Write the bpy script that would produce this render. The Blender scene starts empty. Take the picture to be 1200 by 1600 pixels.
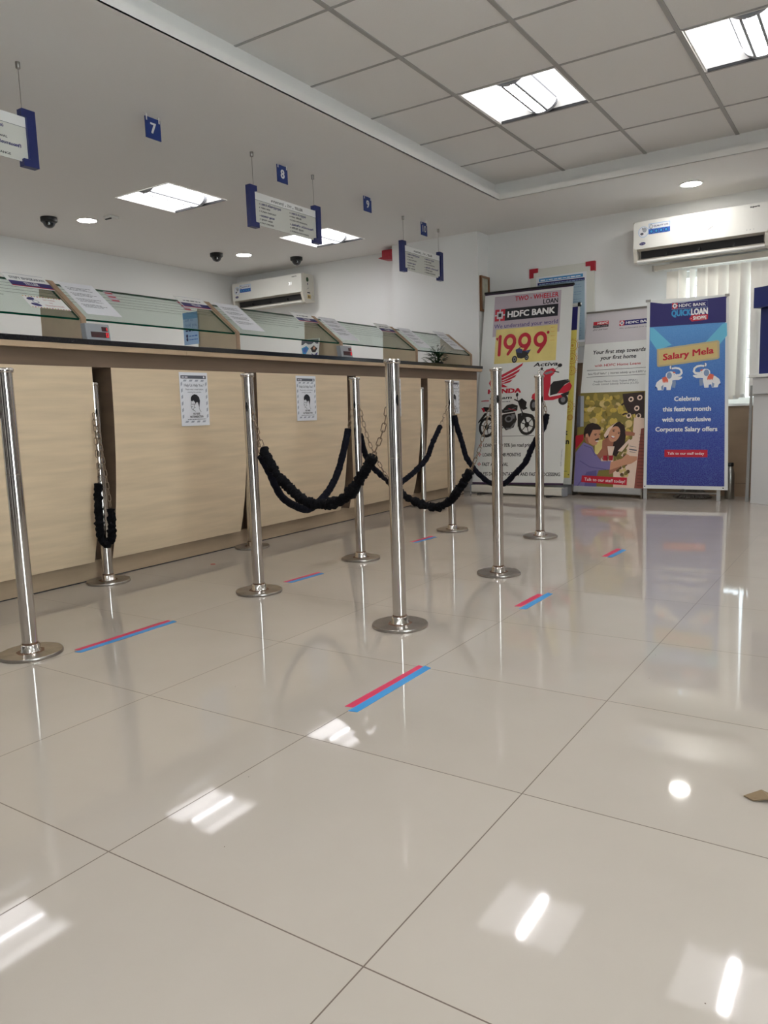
import bpy, math, random
from mathutils import Vector, Matrix, noise
random.seed(7)
C = bpy.context.scene.collection
scn = bpy.context.scene

# ------------------------------------------------------------------ camera
CAM_Z = 0.8269
cam = bpy.data.cameras.new('camera')
cam.sensor_fit = 'VERTICAL'; cam.sensor_height = 36.0
cam.lens = 1190.25 / 1600 * 36.0
cam.clip_start = 0.02; cam.clip_end = 200
cam_o = bpy.data.objects.new('camera', cam); C.objects.link(cam_o)
_r = Vector((0.8363111, 0.5472631, -0.0329680))
_u = Vector((-0.0447144, 0.1280163, 0.9907636))
_f = Vector((-0.5464288, 0.8271124, -0.1315320))
cam_o.matrix_world = Matrix(((_r.x, _u.x, -_f.x, 0), (_r.y, _u.y, -_f.y, 0), (_r.z, _u.z, -_f.z, CAM_Z), (0, 0, 0, 1)))
scn.camera = cam_o

# ------------------------------------------------------------------ world, exposure, lamp power
w = bpy.data.worlds.new('World'); scn.world = w; w.use_nodes = True
_bg = w.node_tree.nodes['Background']
_bg.inputs['Color'].default_value = (0.96, 0.97, 1.0, 1)
_bg.inputs['Strength'].default_value = 6.5
PANEL_POWER = 0.9
TUBE_POWER = 52.0
TELLER_PANEL_POWER = 1.9
TELLER_TUBE_POWER = 16.0
DOWNLIGHT_POWER = 44.0
scn.view_settings.view_transform = 'Standard'
scn.view_settings.look = 'None'
scn.view_settings.exposure = 1.42
scn.view_settings.gamma = 1.0
scn.view_settings.use_curve_mapping = False

# ------------------------------------------------------------------ materials
def lin(c):
    return tuple(((v / 255) / 12.92 if v <= 10 else (((v / 255) + 0.055) / 1.055) ** 2.4) for v in c)
MATS = {}
def mat(name, rgb, rough=0.5, metal=0.0, spec=0.5, bump=None, noise=None, coat=0.0, trans=0.0):
    """bump=(scale, strength); noise=(scale vec, amount) varies the colour a little"""
    m = bpy.data.materials.new(name); m.use_nodes = True
    nt = m.node_tree; b = nt.nodes['Principled BSDF']
    col = lin(rgb) + (1,)
    b.inputs['Base Color'].default_value = col
    b.inputs['Roughness'].default_value = rough
    b.inputs['Metallic'].default_value = metal
    b.inputs['Specular IOR Level'].default_value = spec
    b.inputs['Coat Weight'].default_value = coat
    if noise or bump:
        tc = nt.nodes.new('ShaderNodeTexCoord'); mp = nt.nodes.new('ShaderNodeMapping')
        nt.links.new(tc.outputs['Object'], mp.inputs['Vector'])
    if noise:
        mp.inputs['Scale'].default_value = noise[0]
        n = nt.nodes.new('ShaderNodeTexNoise'); n.inputs['Scale'].default_value = 1.0; n.inputs['Detail'].default_value = 6
        nt.links.new(mp.outputs['Vector'], n.inputs['Vector'])
        r = nt.nodes.new('ShaderNodeValToRGB')
        a = noise[1]
        r.color_ramp.elements[0].position = 0.3; r.color_ramp.elements[1].position = 0.7
        r.color_ramp.elements[0].color = tuple(max(0, c * (1 - a)) for c in col[:3]) + (1,)
        r.color_ramp.elements[1].color = tuple(min(1, c * (1 + a)) for c in col[:3]) + (1,)
        nt.links.new(n.outputs['Fac'], r.inputs['Fac']); nt.links.new(r.outputs['Color'], b.inputs['Base Color'])
    if bump:
        n2 = nt.nodes.new('ShaderNodeTexNoise'); n2.inputs['Scale'].default_value = bump[0]; n2.inputs['Detail'].default_value = 4
        nt.links.new(tc.outputs['Object'], n2.inputs['Vector'])
        bp = nt.nodes.new('ShaderNodeBump'); bp.inputs['Strength'].default_value = bump[1]; bp.inputs['Distance'].default_value = 0.01
        nt.links.new(n2.outputs['Fac'], bp.inputs['Height']); nt.links.new(bp.outputs['Normal'], b.inputs['Normal'])
    MATS[name] = m
    return m
def emat(name, rgb, strength):
    m = bpy.data.materials.new(name); m.use_nodes = True; nt = m.node_tree
    for n in list(nt.nodes):
        if n.type != 'OUTPUT_MATERIAL': nt.nodes.remove(n)
    e = nt.nodes.new('ShaderNodeEmission'); e.inputs['Color'].default_value = lin(rgb) + (1,); e.inputs['Strength'].default_value = strength
    nt.links.new(e.outputs[0], [n for n in nt.nodes if n.type == 'OUTPUT_MATERIAL'][0].inputs['Surface'])
    MATS[name] = m
    return m
def glassmat(name, tint, refl=0.08):
    m = bpy.data.materials.new(name); m.use_nodes = True; nt = m.node_tree
    for n in list(nt.nodes):
        if n.type != 'OUTPUT_MATERIAL': nt.nodes.remove(n)
    out = [n for n in nt.nodes if n.type == 'OUTPUT_MATERIAL'][0]
    t = nt.nodes.new('ShaderNodeBsdfTransparent'); t.inputs['Color'].default_value = lin(tint) + (1,)
    g = nt.nodes.new('ShaderNodeBsdfGlossy'); g.inputs['Roughness'].default_value = 0.02
    lw = nt.nodes.new('ShaderNodeLayerWeight'); lw.inputs['Blend'].default_value = 0.5
    pw = nt.nodes.new('ShaderNodeMath'); pw.operation = 'POWER'; pw.inputs[1].default_value = 4.0
    ma = nt.nodes.new('ShaderNodeMath'); ma.operation = 'MULTIPLY_ADD'; ma.inputs[1].default_value = 0.6; ma.inputs[2].default_value = refl * 0.5
    nt.links.new(lw.outputs['Facing'], pw.inputs[0]); nt.links.new(pw.outputs[0], ma.inputs[0])
    mx = nt.nodes.new('ShaderNodeMixShader')
    nt.links.new(ma.outputs[0], mx.inputs['Fac']); nt.links.new(t.outputs[0], mx.inputs[1]); nt.links.new(g.outputs[0], mx.inputs[2])
    nt.links.new(mx.outputs[0], out.inputs['Surface'])
    MATS[name] = m

mat('wall_paint', (240, 240, 239), 0.6, bump=(30, 0.02))
mat('ceiling_paint', (238, 236, 233), 0.7)
mat('lip_paint', (240, 238, 234), 0.6)
mat('ceiling_tile', (236, 234, 231), 0.85, bump=(260, 0.15))
mat('grid_metal', (168, 166, 163), 0.55)
mat('dado_tile', (160, 136, 112), 0.3, noise=((3, 3, 12), 0.08))
mat('dado_joint', (120, 100, 84), 0.7)
mat('panel_laminate', (216, 194, 163), 0.42, noise=((6, 2.2, 26), 0.09))
mat('brown_laminate', (116, 96, 78), 0.5, noise=((8, 2.5, 22), 0.12))
mat('plinth_laminate', (172, 150, 124), 0.5, noise=((8, 2.5, 22), 0.10))
mat('wood_edge', (188, 163, 134), 0.5, noise=((8, 5, 30), 0.10))
mat('divider_wood', (196, 174, 146), 0.5, noise=((5, 8, 5), 0.12))
mat('divider_trim', (164, 136, 110), 0.5, noise=((30, 30, 30), 0.15))
mat('dark_panelling', (52, 46, 48), 0.35)  # for the unseen panels added to give the posts dark reflections
mat('granite', (28, 28, 32), 0.16, noise=((180, 180, 180), 0.5))
mat('steel', (205, 200, 194), 0.13, 1.0, bump=(9, 0.01))
mat('steel_base', (168, 163, 157), 0.3, 1.0, noise=((14, 14, 14), 0.25))
mat('rust', (120, 92, 74), 0.6, 0.4, noise=((60, 60, 60), 0.3))
mat('brushed', (160, 156, 150), 0.35, 1.0)
mat('chain_metal', (140, 122, 104), 0.3, 1.0)
mat('black', (14, 14, 16), 0.5)
mat('hole', (6, 6, 6), 0.9)
mat('velvet_black', (11, 11, 14), 0.9, spec=0.12, bump=(120, 0.5))
mat('velvet_navy', (12, 13, 23), 0.9, spec=0.15, bump=(120, 0.5))
mat('white_plastic', (232, 231, 226), 0.42)
mat('ivory_plastic', (222, 217, 206), 0.35)
mat('grey_plastic', (150, 153, 158), 0.4)
mat('dark_slot', (30, 30, 32), 0.6)
mat('flap', (160, 154, 146), 0.5)
mat('navy', (30, 42, 104), 0.4)
mat('navy_plate', (30, 56, 128), 0.35)
mat('white', (240, 240, 238), 0.5)
mat('paper', (232, 233, 238), 0.6)
mat('vinyl_white', (226, 227, 224), 0.42, bump=(7, 0.06))
mat('red', (196, 28, 52), 0.45)
mat('red_dull', (172, 28, 48), 0.5)
mat('ink', (24, 24, 34), 0.5)
mat('ink_grey', (92, 94, 104), 0.5)
mat('ink_pale', (166, 170, 180), 0.5)
mat('ink_navy', (38, 34, 106), 0.45)
mat('ink_purple', (78, 64, 130), 0.5)
mat('mauve', (188, 174, 184), 0.45)
mat('grey_print', (204, 198, 202), 0.45)
mat('yellow_print', (226, 208, 130), 0.45, noise=((6, 6, 6), 0.10))
mat('yellow_banner', (232, 216, 110), 0.45)
mat('orange_line', (214, 160, 74), 0.5)
mat('bike_dark', (26, 24, 26), 0.4)
mat('bike_grey', (118, 118, 122), 0.4)
mat('bike_blue', (54, 66, 116), 0.4)
mat('dark_purple', (58, 34, 66), 0.5)
mat('sky_print', (110, 196, 226), 0.45)
mat('tan_print', (214, 190, 128), 0.45)
mat('tan_border', (196, 180, 140), 0.45)
mat('coral', (226, 108, 84), 0.45)
mat('blue_grey', (136, 158, 190), 0.45)
mat('logo_cyan', (54, 150, 206), 0.45)
mat('skin', (206, 150, 118), 0.5)
mat('skin_shade', (168, 108, 84), 0.5)
mat('hair_print', (40, 24, 24), 0.5)
mat('shirt_print', (128, 118, 170), 0.5)
mat('shirt_fold', (100, 92, 146), 0.5)
mat('cream_print', (232, 206, 186), 0.5)
mat('brick_print', (142, 74, 62), 0.5)
mat('leaf_print', (132, 120, 60), 0.5)
mat('olive_print', (168, 146, 70), 0.5)
mat('brown_print', (96, 70, 44), 0.5)
mat('dark_print', (52, 36, 34), 0.5)
mat('gold_print', (206, 178, 84), 0.5)
mat('acrylic', (222, 222, 214), 0.2)
mat('board_blue', (164, 188, 204), 0.4)
mat('cyan_title', (64, 146, 206), 0.4)
mat('tape_red', (200, 44, 84), 0.45)
mat('tape_blue', (50, 138, 196), 0.45)
mat('frame_wood', (122, 82, 50), 0.4)
mat('picture', (184, 184, 168), 0.5, noise=((20, 20, 20), 0.15))
mat('blind_fabric_dark', (150, 140, 128), 0.8)
mat('rail', (206, 198, 184), 0.5)
mat('metal_grey', (170, 170, 168), 0.45)
mat('kiosk_grey', (206, 206, 204), 0.35)
mat('kiosk_edge', (150, 150, 146), 0.4)
mat('mop', (122, 114, 107), 0.9)
mat('leaf_green', (44, 74, 40), 0.6)
mat('leaf_dry', (118, 98, 70), 0.7)
mat('rubber_red', (170, 70, 60), 0.6)
mat('smoke_glass', (30, 34, 40), 0.08, coat=0.5)
mat('glass_edge', (6, 72, 52), 0.15)
mat('etch', (74, 92, 86), 0.6)
mat('led_window', (58, 6, 14), 0.25)
mat('sticker_blue', (60, 104, 190), 0.4)
mat('flyer_blue', (166, 196, 232), 0.5)
emat('panel_light', (253, 251, 254), PANEL_POWER)
emat('panel_basket', (253, 251, 254), PANEL_POWER * 1.3)
emat('teller_panel_light', (253, 251, 254), TELLER_PANEL_POWER)
emat('teller_tube_light', (253, 251, 254), TELLER_TUBE_POWER)
emat('tube_light', (253, 251, 254), TUBE_POWER)
emat('downlight', (255, 252, 246), DOWNLIGHT_POWER)
emat('led_red', (255, 60, 70), 0.7)
emat('led_white', (255, 255, 255), 0.5)
glassmat('guard_glass', (245, 251, 248))
glassmat('window_glass', (240, 246, 246))
glassmat('tinted_glass', (176, 182, 184))  # tint added to cut the daylight coming through the back window
# vertical blind cloth lets daylight through
def blind_cloth():
    m = bpy.data.materials.new('blind_fabric'); m.use_nodes = True; nt = m.node_tree
    b = nt.nodes['Principled BSDF']; b.inputs['Base Color'].default_value = lin((232, 226, 216)) + (1,); b.inputs['Roughness'].default_value = 0.8
    t = nt.nodes.new('ShaderNodeBsdfTranslucent'); t.inputs['Color'].default_value = lin((236, 230, 220)) + (1,)
    mx = nt.nodes.new('ShaderNodeMixShader'); mx.inputs['Fac'].default_value = 0.05
    out = nt.nodes['Material Output']
    nt.links.new(b.outputs[0], mx.inputs[1]); nt.links.new(t.outputs[0], mx.inputs[2]); nt.links.new(mx.outputs[0], out.inputs['Surface'])
    tc = nt.nodes.new('ShaderNodeTexCoord'); wv = nt.nodes.new('ShaderNodeTexWave'); wv.inputs['Scale'].default_value = 60; wv.bands_direction = 'X'
    bp = nt.nodes.new('ShaderNodeBump'); bp.inputs['Strength'].default_value = 0.1
    nt.links.new(tc.outputs['Object'], wv.inputs['Vector']); nt.links.new(wv.outputs['Fac'], bp.inputs['Height']); nt.links.new(bp.outputs['Normal'], b.inputs['Normal'])
    MATS['blind_fabric'] = m
blind_cloth()
# polished vitrified floor tiles with hairline joints
TX0, TY0, TS = -1.2212, 0.8429, 0.6
def floor_mat():
    m = bpy.data.materials.new('floor_tile'); m.use_nodes = True; nt = m.node_tree; b = nt.nodes['Principled BSDF']
    N = nt.nodes.new; L = nt.links.new
    tc = N('ShaderNodeTexCoord'); sp = N('ShaderNodeSeparateXYZ'); L(tc.outputs['Object'], sp.inputs[0])
    def math_(op, a, bb=None):
        n = N('ShaderNodeMath'); n.operation = op
        for i, v in enumerate((a, bb)):
            if v is None: continue
            if isinstance(v, (int, float)): n.inputs[i].default_value = v
            else: L(v, n.inputs[i])
        return n.outputs[0]
    def cell(o, off):
        q = math_('DIVIDE', math_('SUBTRACT', o, off), TS)
        fl = math_('FLOOR', q); fr = math_('SUBTRACT', q, fl)
        d = math_('MINIMUM', fr, math_('SUBTRACT', 1.0, fr))
        return math_('LESS_THAN', d, 0.0013 / TS), fl
    jx, ix = cell(sp.outputs['X'], TX0); jy, iy = cell(sp.outputs['Y'], TY0)
    j = math_('MAXIMUM', jx, jy)
    wn = N('ShaderNodeTexWhiteNoise'); wn.noise_dimensions = '2D'
    cb = N('ShaderNodeCombineXYZ'); L(ix, cb.inputs[0]); L(iy, cb.inputs[1]); L(cb.outputs[0], wn.inputs['Vector'])
    ns = N('ShaderNodeTexNoise'); ns.inputs['Scale'].default_value = 3.5; ns.inputs['Detail'].default_value = 5; L(tc.outputs['Object'], ns.inputs['Vector'])
    v = math_('ADD', math_('MULTIPLY', wn.outputs['Value'], 0.25), math_('MULTIPLY', ns.outputs['Fac'], 0.75))
    r = N('ShaderNodeValToRGB'); L(v, r.inputs['Fac'])
    r.color_ramp.elements[0].color = lin((166, 157, 146)) + (1,); r.color_ramp.elements[1].color = lin((179, 170, 159)) + (1,)
    # small dark grit specks
    vo = N('ShaderNodeTexVoronoi'); vo.inputs['Scale'].default_value = 9; vo.inputs['Randomness'].default_value = 1.0; L(tc.outputs['Object'], vo.inputs['Vector'])
    speck = math_('LESS_THAN', vo.outputs['Distance'], 0.012)
    mx = N('ShaderNodeMix'); mx.data_type = 'RGBA'; L(math_('MAXIMUM', j, speck), mx.inputs['Factor'])
    L(r.outputs['Color'], mx.inputs['A']); mx.inputs['B'].default_value = lin((96, 82, 70)) + (1,)
    L(mx.outputs['Result'], b.inputs['Base Color'])
    rr = math_('ADD', math_('MULTIPLY', ns.outputs['Fac'], 0.03), 0.026)
    L(math_('ADD', rr, math_('MULTIPLY', j, 0.5)), b.inputs['Roughness'])
    b.inputs['Specular IOR Level'].default_value = 0.42
    MATS['floor_tile'] = m
floor_mat()
# printed blue field of the festive standee: pattern of fine light lines on a blue that runs from sky blue to indigo
def festive_blue():
    m = bpy.data.materials.new('festive_blue'); m.use_nodes = True; nt = m.node_tree; b = nt.nodes['Principled BSDF']
    N = nt.nodes.new; L = nt.links.new
    tc = N('ShaderNodeTexCoord'); sp = N('ShaderNodeSeparateXYZ'); L(tc.outputs['Object'], sp.inputs[0])
    mr = N('ShaderNodeMapRange'); mr.inputs['From Min'].default_value = 0.12; mr.inputs['From Max'].default_value = 1.45; L(sp.outputs['Z'], mr.inputs['Value'])
    r = N('ShaderNodeValToRGB'); L(mr.outputs[0], r.inputs['Fac'])
    e = r.color_ramp.elements
    e[0].color = lin((50, 48, 132)) + (1,); e[1].color = lin((88, 152, 214)) + (1,)
    k = e.new(0.30); k.color = lin((52, 66, 156)) + (1,); k = e.new(0.62); k.color = lin((64, 110, 190)) + (1,)
    vo = N('ShaderNodeTexVoronoi'); vo.feature = 'DISTANCE_TO_EDGE'; vo.inputs['Scale'].default_value = 70; L(tc.outputs['Object'], vo.inputs['Vector'])
    lt = N('ShaderNodeMath'); lt.operation = 'LESS_THAN'; lt.inputs[1].default_value = 0.10; L(vo.outputs['Distance'], lt.inputs[0])
    ml = N('ShaderNodeMath'); ml.operation = 'MULTIPLY'; ml.inputs[1].default_value = 0.14; L(lt.outputs[0], ml.inputs[0])
    mx = N('ShaderNodeMix'); mx.data_type = 'RGBA'; L(ml.outputs[0], mx.inputs['Factor']); L(r.outputs['Color'], mx.inputs['A']); mx.inputs['B'].default_value = lin((130, 180, 230)) + (1,)
    L(mx.outputs['Result'], b.inputs['Base Color']); b.inputs['Roughness'].default_value = 0.4
    MATS['festive_blue'] = m
festive_blue()

# ------------------------------------------------------------------ mesh helpers
WLOC = {}
def wl(o): return WLOC.get(o.name, Vector((0, 0, 0)))
def thing(name, label, cat, loc=(0, 0, 0), group=None):
    o = bpy.data.objects.new(name, None); C.objects.link(o); o.location = loc; o.empty_display_size = 0.1
    WLOC[o.name] = Vector(loc)
    o['label'] = label; o['category'] = cat
    if group: o['group'] = group
    return o
def tag(o, label, cat, group=None):
    o['label'] = label; o['category'] = cat
    if group: o['group'] = group
    return o
def dup(root, loc, label=None, group=None):
    r = root.copy(); C.objects.link(r); r.location = loc; WLOC[r.name] = Vector(loc)
    if label: r['label'] = label
    if group: r['group'] = group
    for ch in list(root.children):
        c = ch.copy(); C.objects.link(c); c.parent = r
        for g in list(ch.children):
            d = g.copy(); C.objects.link(d); d.parent = c
    return r
class MB:
    def __init__(s): s.V = []; s.F = []; s.M = []; s.S = []
    def add(s, vs, fs, m, smooth=False):
        b = len(s.V); s.V += [tuple(v) for v in vs]
        for f in fs: s.F.append(tuple(i + b for i in f)); s.M.append(m); s.S.append(smooth)
        return s
    def box(s, x0, x1, y0, y1, z0, z1, m):
        v = [(x0, y0, z0), (x1, y0, z0), (x1, y1, z0), (x0, y1, z0), (x0, y0, z1), (x1, y0, z1), (x1, y1, z1), (x0, y1, z1)]
        return s.add(v, [(0, 3, 2, 1), (4, 5, 6, 7), (0, 1, 5, 4), (1, 2, 6, 5), (2, 3, 7, 6), (3, 0, 4, 7)], m)
    def fbox(s, f, a0, a1, b0, b1, c0, c1, m):
        """box in the frame f(a,b,c)"""
        v = [f(a, b, c) for c in (c0, c1) for a, b in ((a0, b0), (a1, b0), (a1, b1), (a0, b1))]
        return s.add(v, [(0, 3, 2, 1), (4, 5, 6, 7), (0, 1, 5, 4), (1, 2, 6, 5), (2, 3, 7, 6), (3, 0, 4, 7)], m)
    def prism(s, pts, off, m, mside=None):
        n = len(pts); off = Vector(off)
        v = [Vector(q) for q in pts] + [Vector(q) + off for q in pts]
        s.add(v, [tuple(range(n - 1, -1, -1)), tuple(range(n, 2 * n))], m)
        return s.add(v, [(i, (i + 1) % n, (i + 1) % n + n, i + n) for i in range(n)], mside or m)
    def lathe(s, c, prof, m, seg=28, smooth=True, axis='z'):
        v = []; f = []
        for r, h in prof:
            for k in range(seg):
                a = 2 * math.pi * k / seg
                p = (r * math.cos(a), r * math.sin(a), h)
                if axis == 'y': p = (p[0], p[2], p[1])
                if axis == 'x': p = (p[2], p[0], p[1])
                v.append((c[0] + p[0], c[1] + p[1], c[2] + p[2]))
        for i in range(len(prof) - 1):
            for k in range(seg):
                f.append((i * seg + k, i * seg + (k + 1) % seg, (i + 1) * seg + (k + 1) % seg, (i + 1) * seg + k))
        s.add(v, f, m, smooth)
        s.add(v[:seg], [tuple(range(seg - 1, -1, -1))], m); s.add(v[-seg:], [tuple(range(seg))], m)
        return s
    def tube(s, path, rad, m, seg=8, closed=False, smooth=True):
        P = [Vector(q) for q in path]; n = len(P)
        if isinstance(rad, (int, float)): rad = [rad] * n
        v = []; prev = None
        for i in range(n):
            if closed: t = P[(i + 1) % n] - P[i - 1]
            else: t = P[min(i + 1, n - 1)] - P[max(i - 1, 0)]
            t.normalize()
            if prev is None:
                a = t.orthogonal().normalized()
            else:
                a = prev - t * prev.dot(t)
                a = a.normalized() if a.length > 1e-6 else t.orthogonal().normalized()
            prev = a; b = t.cross(a)
            for k in range(seg):
                an = 2 * math.pi * k / seg
                v.append(P[i] + (a * math.cos(an) + b * math.sin(an)) * rad[i])
        f = []
        for i in range(n if closed else n - 1):
            j = (i + 1) % n
            for k in range(seg): f.append((i * seg + k, i * seg + (k + 1) % seg, j * seg + (k + 1) % seg, j * seg + k))
        s.add(v, f, m, smooth)
        if not closed:
            s.add(v[:seg], [tuple(range(seg - 1, -1, -1))], m); s.add(v[-seg:], [tuple(range(seg))], m)
        return s
    def build(s, name, parent=None, origin=None, bevel=0.0):
        me = bpy.data.meshes.new(name)
        o0 = wl(parent) if parent else Vector(origin or (0, 0, 0))
        me.from_pydata([(v[0] - o0.x, v[1] - o0.y, v[2] - o0.z) for v in s.V], [], s.F)
        names = []
        for m in s.M:
            if m not in names: names.append(m)
        for m in names: me.materials.append(MATS[m])
        me.polygons.foreach_set('material_index', [names.index(m) for m in s.M])
        me.polygons.foreach_set('use_smooth', s.S)
        me.update()
        o = bpy.data.objects.new(name, me); C.objects.link(o)
        if parent: o.parent = parent; WLOC[o.name] = o0
        else: o.location = o0; WLOC[o.name] = o0
        if bevel:
            b = o.modifiers.new('bevel', 'BEVEL'); b.width = bevel; b.segments = 2; b.limit_method = 'ANGLE'; b.angle_limit = math.radians(40)
        return o
def struct(name, mb):
    o = mb.build(name); o['kind'] = 'structure'; return o

# flat printing on a surface: x along the text, y up, f(x, y, off) -> world
_TC = {}
def glyphs(st, bold):
    k = (st, bold)
    if k not in _TC:
        cu = bpy.data.curves.new('t', 'FONT'); cu.body = st; cu.resolution_u = 2
        ob = bpy.data.objects.new('t', cu); me = ob.to_mesh()
        _TC[k] = ([(v.co.x, v.co.y) for v in me.vertices], [tuple(q.vertices) for q in me.polygons])
        ob.to_mesh_clear(); bpy.data.objects.remove(ob); bpy.data.curves.remove(cu)
    return _TC[k]
CAPH = 0.69
class Print:
    def __init__(s, mb, f, base=0.0004, eps=0.0003): s.mb = mb; s.f = f; s.base = base; s.eps = eps
    def _o(s, L): return s.base + s.eps * L
    def poly(s, pts, m, L=1):
        a = sum(pts[i - 1][0] * pts[i][1] - pts[i][0] * pts[i - 1][1] for i in range(len(pts)))
        if a < 0: pts = pts[::-1]
        s.mb.add([s.f(x, y, s._o(L)) for x, y in pts], [tuple(range(len(pts)))], m)
    def rect(s, x0, y0, x1, y1, m, L=1): s.poly([(x0, y0), (x1, y0), (x1, y1), (x0, y1)], m, L)
    def ell(s, cx, cy, rx, ry, m, L=1, rot=0, n=20, a0=0, a1=360):
        c, q = math.cos(rot), math.sin(rot); pts = []
        full = abs(a1 - a0) >= 360
        for k in range(n if full else n + 1):
            a = math.radians(a0 + (a1 - a0) * k / n); x = rx * math.cos(a); y = ry * math.sin(a)
            pts.append((cx + x * c - y * q, cy + x * q + y * c))
        s.poly(pts, m, L)
    def line(s, pts, wd, m, L=1, closed=False):
        n = len(pts); lt = []; rt = []
        for i in range(n):
            p0 = pts[i - 1] if (i > 0 or closed) else pts[i]; p1 = pts[(i + 1) % n] if (i < n - 1 or closed) else pts[i]
            dx, dy = p1[0] - p0[0], p1[1] - p0[1]; l = math.hypot(dx, dy) or 1
            ww = wd[i] if isinstance(wd, (list, tuple)) else wd
            lt.append((pts[i][0] - dy / l * ww / 2, pts[i][1] + dx / l * ww / 2)); rt.append((pts[i][0] + dy / l * ww / 2, pts[i][1] - dx / l * ww / 2))
        v = [s.f(x, y, s._o(L)) for x, y in rt + lt]
        s.mb.add(v, [(i, (i + 1) % n, n + (i + 1) % n, n + i) for i in range(n if closed else n - 1)], m)
    def ring(s, cx, cy, r, wd, m, L=1, n=24, ry=None):
        ry = ry or r
        s.line([(cx + r * math.cos(2 * math.pi * k / n), cy + ry * math.sin(2 * math.pi * k / n)) for k in range(n)], wd, m, L, closed=True)
    def text(s, st, x0, x1, y, cap, m, L=1, bold=0.0, shear=0.0, slope=0.0):
        vs, fs = glyphs(st, 0)
        if not vs: return
        a = min(v[0] for v in vs); b = max(v[0] for v in vs)
        sy = cap / CAPH
        sx = (x1 - x0) / (b - a) if x1 is not None else sy
        q = 1.1 * max(0, bold)                      # heavier strokes: the glyph laid over itself, slightly shifted
        for kk, (dx, dy) in enumerate(((-q, -q * 0.6), (q, -q * 0.6), (-q, q * 0.6), (q, q * 0.6), (0, 0)) if q > 0 else ((0, 0),)):
            out = []
            for vx, vy in vs:
                X = x0 + (vx - a + dx) * sx + shear * vy * sy; Y = y + (vy + dy) * sy + slope * (X - x0)
                out.append(s.f(X, Y, s._o(L) + 0.00004 * kk))
            s.mb.add(out, fs, m)
    def greek(s, x0, x1, y, h, m, L=1, seed=0):
        """a line of print too small to read"""
        rnd = random.Random(seed); x = x0
        while x < x1:
            wl_ = min(rnd.uniform(1.2, 3.4) * h, x1 - x)
            if wl_ > h * 0.4: s.rect(x, y, x + wl_, y + h * rnd.uniform(0.55, 0.8), m, L)
            x += wl_ + h * 0.5
def yz(X, Y0=0, Z0=0): return lambda x, y, o: (X + o, Y0 + x, Z0 + y)        # faces +X
def xz(Y, X0=0, Z0=0): return lambda x, y, o: (X0 + x, Y - o, Z0 + y)        # faces -Y

# ------------------------------------------------------------------ the room
XL, XR, YF, YB = -6.72, 2.2, -2.6, 7.08
ZL, ZG = 2.5, 2.65
RX0, RX1, RY0, RY1 = -2.72, 1.45, -1.9, 5.98          # opening of the raised ceiling
struct('floor', MB().box(XL, XR, YF, YB, -0.1, 0, 'floor_tile'))
struct('wall_left', MB().box(XL - 0.1, XL, YF, YB + 0.1, 0, 2.8, 'wall_paint'))
DY0, DY1, DZ1 = -0.55, 0.75, 2.2                      # unseen glazed door added in the right wall to let in daylight
struct('wall_right', MB().box(XR, XR + 0.1, YF, DY0, 0, 2.8, 'wall_paint').box(XR, XR + 0.1, DY1, YB + 0.1, 0, 2.8, 'wall_paint').box(XR, XR + 0.1, DY0, DY1, DZ1, 2.8, 'wall_paint'))
b = MB()
for y0_, y1_ in ((DY0, DY0 + 0.06), (DY1 - 0.06, DY1), (0.07, 0.13)): b.box(XR + 0.03, XR + 0.07, y0_, y1_, 0, DZ1, 'kiosk_edge')
b.box(XR + 0.03, XR + 0.07, DY0 + 0.06, DY1 - 0.06, DZ1 - 0.06, DZ1, 'kiosk_edge').box(XR + 0.03, XR + 0.07, DY0 + 0.06, DY1 - 0.06, 0, 0.08, 'kiosk_edge')
door = struct('door_1', b)
b = MB(); b.box(XR + 0.048, XR + 0.052, DY0 + 0.06, 0.07, 0.08, DZ1 - 0.06, 'window_glass').box(XR + 0.048, XR + 0.052, 0.13, DY1 - 0.06, 0.08, DZ1 - 0.06, 'window_glass'); b.build('pane', door)
struct('wall_front', MB().box(XL - 0.1, XR + 0.1, YF - 0.1, YF, 0, 2.8, 'wall_paint'))
WX0, WX1, WZ0, WZ1 = -1.63, 0.25, 0.79, 1.93
b = MB()
b.box(XL - 0.1, WX0, YB, YB + 0.15, 0, 2.8, 'wall_paint').box(WX1, XR + 0.1, YB, YB + 0.15, 0, 2.8, 'wall_paint')
b.box(WX0, WX1, YB, YB + 0.15, 0, WZ0, 'wall_paint').box(WX0, WX1, YB, YB + 0.15, WZ1, 2.8, 'wall_paint')
struct('wall_back', b)
struct('wall_pillar', MB().box(-4.32, -3.35, 6.85, YB, 0, ZL, 'wall_paint'))
# brown tile dado on the back wall
b = MB()
b.box(-3.35, WX0, YB - 0.012, YB, 0, 1.21, 'dado_tile').box(WX0, WX1, YB - 0.012, YB, 0, 0.77, 'dado_tile').box(WX1, XR, YB - 0.012, YB, 0, 1.21, 'dado_tile')
b.box(-3.35, XR, YB - 0.0135, YB - 0.012, 0.112, 0.116, 'dado_joint')
for k in range(9): b.box(-3.2 + k * 0.6, -3.197 + k * 0.6, YB - 0.0135, YB - 0.012, 0.116, 0.77, 'dado_joint')
struct('trim_1', b)
struct('trim_2', MB().box(-3.35, WX0, YB - 0.03, YB, 1.21, 1.235, 'ceiling_paint').box(WX0 - 0.02, WX1 + 0.02, YB - 0.04, YB + 0.02, 0.77, 0.79, 'ceiling_paint'))
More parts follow.
